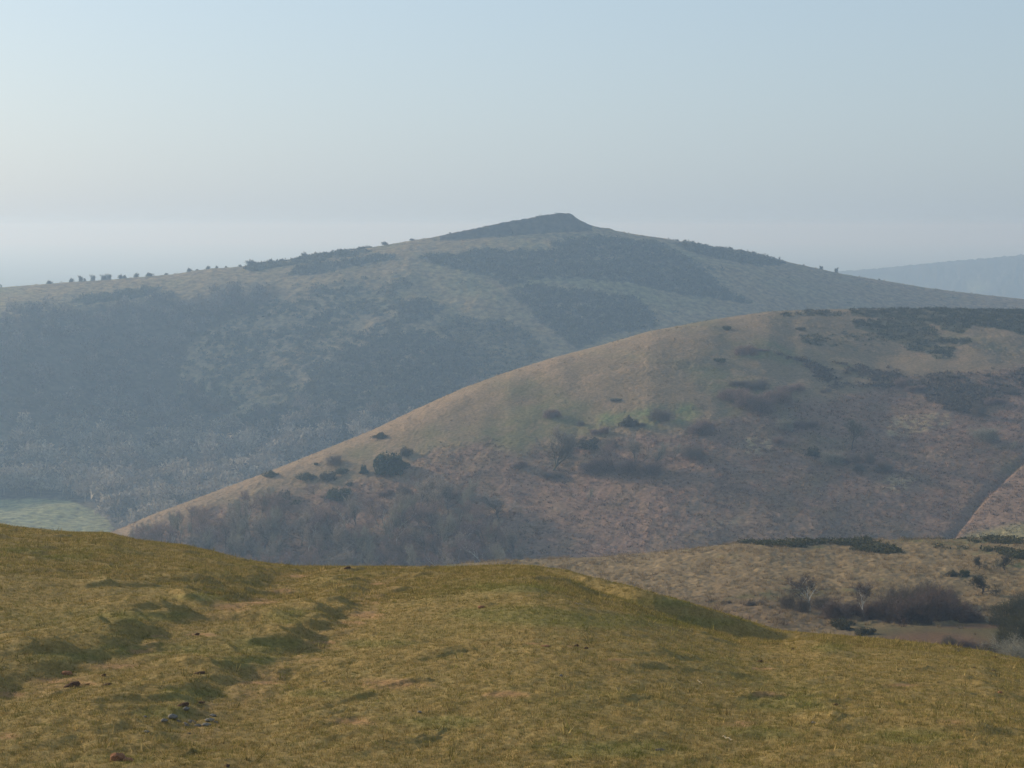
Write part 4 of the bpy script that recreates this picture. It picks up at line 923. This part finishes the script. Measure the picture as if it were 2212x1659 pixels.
instance("far_wood", pos, np.column_stack([hh * 1.25, hh * 1.25, hh]), FT, M_twig, colmix((.13, .11, .085), (.27, .235, .185), n) * (.6 + .75 * sstep(880, 960, PHl.v[i, j]))[:, None], .2, seed=13)  # crowns up the slope coloured dark for shade, lower ones paler as sunlit
# the short turf of the foreground
GT = [blades(7, s + 100, .6, .055, .9, (.4, 1.0), .7) for s in range(8)]
w = 1 / np.maximum(FH.Y, 10) ** 1.25 * (FH.Y < 78) * (FH.Y > 13) * (1 - .8 * FH.soil) * (np.abs(FH.X / FH.Y) < .34)
pos, i, j = FH.scatter(w, 330000, r); n = len(pos)
dry = sstep(-.35, .45, .6 * fbm(pos[:, 0] * 3, pos[:, 1] * 2, 3, 181) + r.normal(0, .28, n))[:, None]
cg = np.array([.125, .110, .036]) * (1 - dry) + np.array([.27, .190, .085]) * dry
cg = cg * (1 -   .45 * FH.gm[i, j][:, None]) + np.array([.095, .112, .034]) * .45 * FH.gm[i, j][:, None]
instance("grass", pos, r.uniform(.025, .055, n) * (1 + 1.6 * (r.random(n) < .008)) * (1 + .5 * (pos[:, 1] > 40)), GT, M_leaf, cg * [1.39, 1.43, 1.30] * r.uniform(.6, 1.5, (n, 1)), .2, seed=14, tilt=.2)

# ------------------------------------------------------------------ stones, clods, sticks
import bmesh
def rockmesh(name, seed, mat, sub=3, rough=.28, facet=.5, smooth=False):
    bm = bmesh.new(); bmesh.ops.create_icosphere(bm, subdivisions=sub, radius=1)
    rr = np.random.default_rng(seed); pl_ = [(rr.normal(size=3), rr.uniform(.42, .78)) for _ in range(11)]
    for vt in bm.verts:
        p = np.array(vt.co)
        for nn, d in pl_:
            nn = nn / np.linalg.norm(nn); e = p @ nn - d
            if e > 0: p = p - nn * e * facet * 1.6
        p *= 1 + rough * .35 * float(pnoise(p[0] * 2.1 + seed, p[1] * 2.1 + p[2] * 1.7)) + rough * .2 * float(pnoise(p[0] * 5 + seed, p[1] * 5 + p[2] * 4))
        vt.co = p
    me = bpy.data.meshes.new(name); bm.to_mesh(me); bm.free(); me.materials.append(mat)
    for f in me.polygons: f.use_smooth = smooth
    return me
M_red = mat_bark("red_stone", (.16, .07, .035), (.34, .17, .09), 9.0); M_lime = mat_bark("limestone", (.10, .088, .07), (.30, .27, .23), 9.0); M_dung = mat_bark("clod_soil", (.06, .035, .022), (.14, .08, .05), 20.0)
M_dark = mat_bark("lichened_stone", (.10, .085, .065), (.26, .24, .22), 10.0); M_stick = mat_bark("dry_stick", (.34, .27, .16), (.5, .42, .28), 20)
rocks = {k: rockmesh(k, s, m_, 3, rg) for k, s, m_, rg in [("red_stone", 3, M_red, .3), ("limestone", 8, M_lime, .35), ("lichened_stone", 15, M_dark, .4), ("soil_clod", 21, M_dung, .7)]}
def rock(kind, name, u, v, w, h, label, cat, group=None, rz=None, tilt=0):
    x, y, z = FH.at(u, v); W_ = w * y / F; H_ = h * y / F
    o = bpy.data.objects.new(name, rocks[kind]); COL.objects.link(o)
    o.location = (x, y, z + H_ * .12); o.scale = (W_ / 1.7, W_ / 2.2, H_ / 1.35)
    o.rotation_euler = (0, tilt, random.uniform(-.5, .5) if rz is None else rz); return tag(o, label, cat, group)
rock("red_stone", "stone", 258, 1643, 38, 26, "reddish brown block of stone lying on the grass in the bottom left corner", "stone", rz=.2, tilt=.15)
rock("red_stone", "stone", 279, 1645, 26, 13, "low dark end of broken stone touching the reddish block at bottom left", "stone", rz=-.2)
g = "pale stones poking through the turf at lower left"
for (u_, v_, w_, h_, kd, lb) in [(372, 1553, 22, 13, "limestone", "largest bluish white stone at the left of the outcrop"), (354, 1560, 16, 9, "limestone", "pale stone at the far left of the outcrop"), (386, 1559, 12, 6, "lichened_stone", "flat grey stone touching the largest bluish one"),
    (401, 1566, 20, 8, "lichened_stone", "grey lichened stone left of the outcrop's middle"), (414, 1561, 22, 9, "lichened_stone", "broad lichened stone in the middle of the outcrop"), (428, 1568, 18, 6, "lichened_stone", "low stone at the front of the outcrop"),
    (445, 1568, 20, 8, "limestone", "pale stone at the right front of the outcrop"), (452, 1558, 22, 8, "limestone", "flat pale stone at the right of the outcrop"), (466, 1561, 12, 5, "lichened_stone", "small stone at the far right of the outcrop"),
    (460, 1547, 16, 6, "limestone", "thin pale stone above the right of the outcrop"), (402, 1535, 14, 9, "limestone", "lone white pebble above the outcrop"), (395, 1524, 26, 8, "soil_clod", "dark long clod above the lone white pebble"), (432, 1519, 22, 5, "soil_clod", "dark flat clod right above the white pebble"),
    (316, 1582, 14, 5, "limestone", "bluish flat pebble left below the outcrop"), (314, 1549, 8, 4, "limestone", "tiny white pebble left of the outcrop"), (408, 1585, 10, 4, "lichened_stone", "small dull stone below the outcrop")]:
    rock(kd, "stone" if kd != "soil_clod" else "soil_clod", u_, v_, w_, h_, lb, "stone" if kd != "soil_clod" else "clod", g)
g = "clods of earth scattered over the turf"
for (u_, v_, w_, h_, kd, lb) in [(155, 1482, 34, 12, "soil_clod", "long dark clod on the bare track at lower left"), (147, 1456, 26, 10, "red_stone", "reddish lump above the long dark clod on the track"), (188, 1480, 12, 5, "soil_clod", "small clod right of the long dark one on the track"),
    (230, 1479, 22, 4, "soil_clod", "thin clod farthest right on the bare track"), (224, 1460, 10, 6, "soil_clod", "round clod on red soil beside the track"), (425, 1372, 12, 6, "soil_clod", "clod at the foot of the middle dip of the track"),
    (750, 1228, 14, 6, "soil_clod", "dark clod on the crest of the foreground hill, centre left"), (1042, 1313, 18, 8, "red_stone", "reddish clod with a straw on it in the middle of the slope"), (1180, 1397, 24, 6, "red_stone", "flat reddish clod in the middle of the foreground"),
    (1244, 1396, 12, 5, "soil_clod", "small dark clod right of the flat reddish one"), (1264, 1401, 14, 4, "soil_clod", "second dark clod right of the flat reddish one"), (1712, 1403, 9, 5, "soil_clod", "dark clod at the foot of the shaded bank"),
    (1804, 1524, 12, 6, "soil_clod", "dark clod in the lower right of the slope"), (2147, 1421, 14, 4, "soil_clod", "dark clod near the crest at the right edge"), (2102, 1444, 14, 4, "soil_clod", "clod second from the right edge near the crest"),
    (2162, 1497, 12, 6, "red_stone", "pinkish stone near the right edge"), (1757, 1562, 14, 5, "limestone", "flat white stone right of the dark grass cuts"), (1425, 1621, 26, 7, "lichened_stone", "bluish flat stone at bottom centre right"),
    (1212, 1461, 8, 5, "limestone", "small white pebble in mid foreground"), (2070, 1408, 5, 4, "limestone", "tiny white pebble near the crest on the right"), (906, 1540, 10, 6, "limestone", "small pale pebble at bottom centre"), (1640, 1430, 14, 5, "soil_clod", "clod in the brown patch under the shaded bank"),
    (700, 1474, 8, 4, "limestone", "tiny bluish pebble at centre left"), (430, 1455, 24, 6, "soil_clod", "flat clod right of the bare track"), (2145, 1450, 10, 3, "soil_clod", "small clod beside the one near the right edge"), (490, 1656, 14, 7, "soil_clod", "dark clod at the bottom edge of the picture")]:
    rock(kd, {"red_stone": "stone", "limestone": "stone", "lichened_stone": "stone"}.get(kd, kd), u_, v_, w_, h_, lb, "clod" if "clod" in lb else "stone", g)
def stick(u0, v0, u1, v1, label):
    p0, p1 = FH.at(u0, v0), FH.at(u1, v1); rad = .009
    pts = [np.array(p0) + (np.array(p1) - np.array(p0)) * t for t in np.linspace(0, 1, 7)]
    for k, q in enumerate(pts): q[2] = float(FH.ground(q[0], q[1])) + .05 + .012 * math.sin(k * 2.1)
    V, Fc = tube_arrays([(pts[k], pts[k + 1], rad * (1 - .08 * k), rad * (1 - .08 * (k + 1))) for k in range(6)], 5)
    tag(mesh_np("stick", V, Fc, M_stick, smooth=True), label, "stick")
stick(1243, 1309, 1260, 1310, "pale dry stick lying on the sunny slope left of the shaded bank")
stick(1561, 1600, 1582, 1607, "pale curved stick at bottom right of centre")
stick(1507, 1477, 1517, 1483, "short pale stick in the middle right of the foreground")
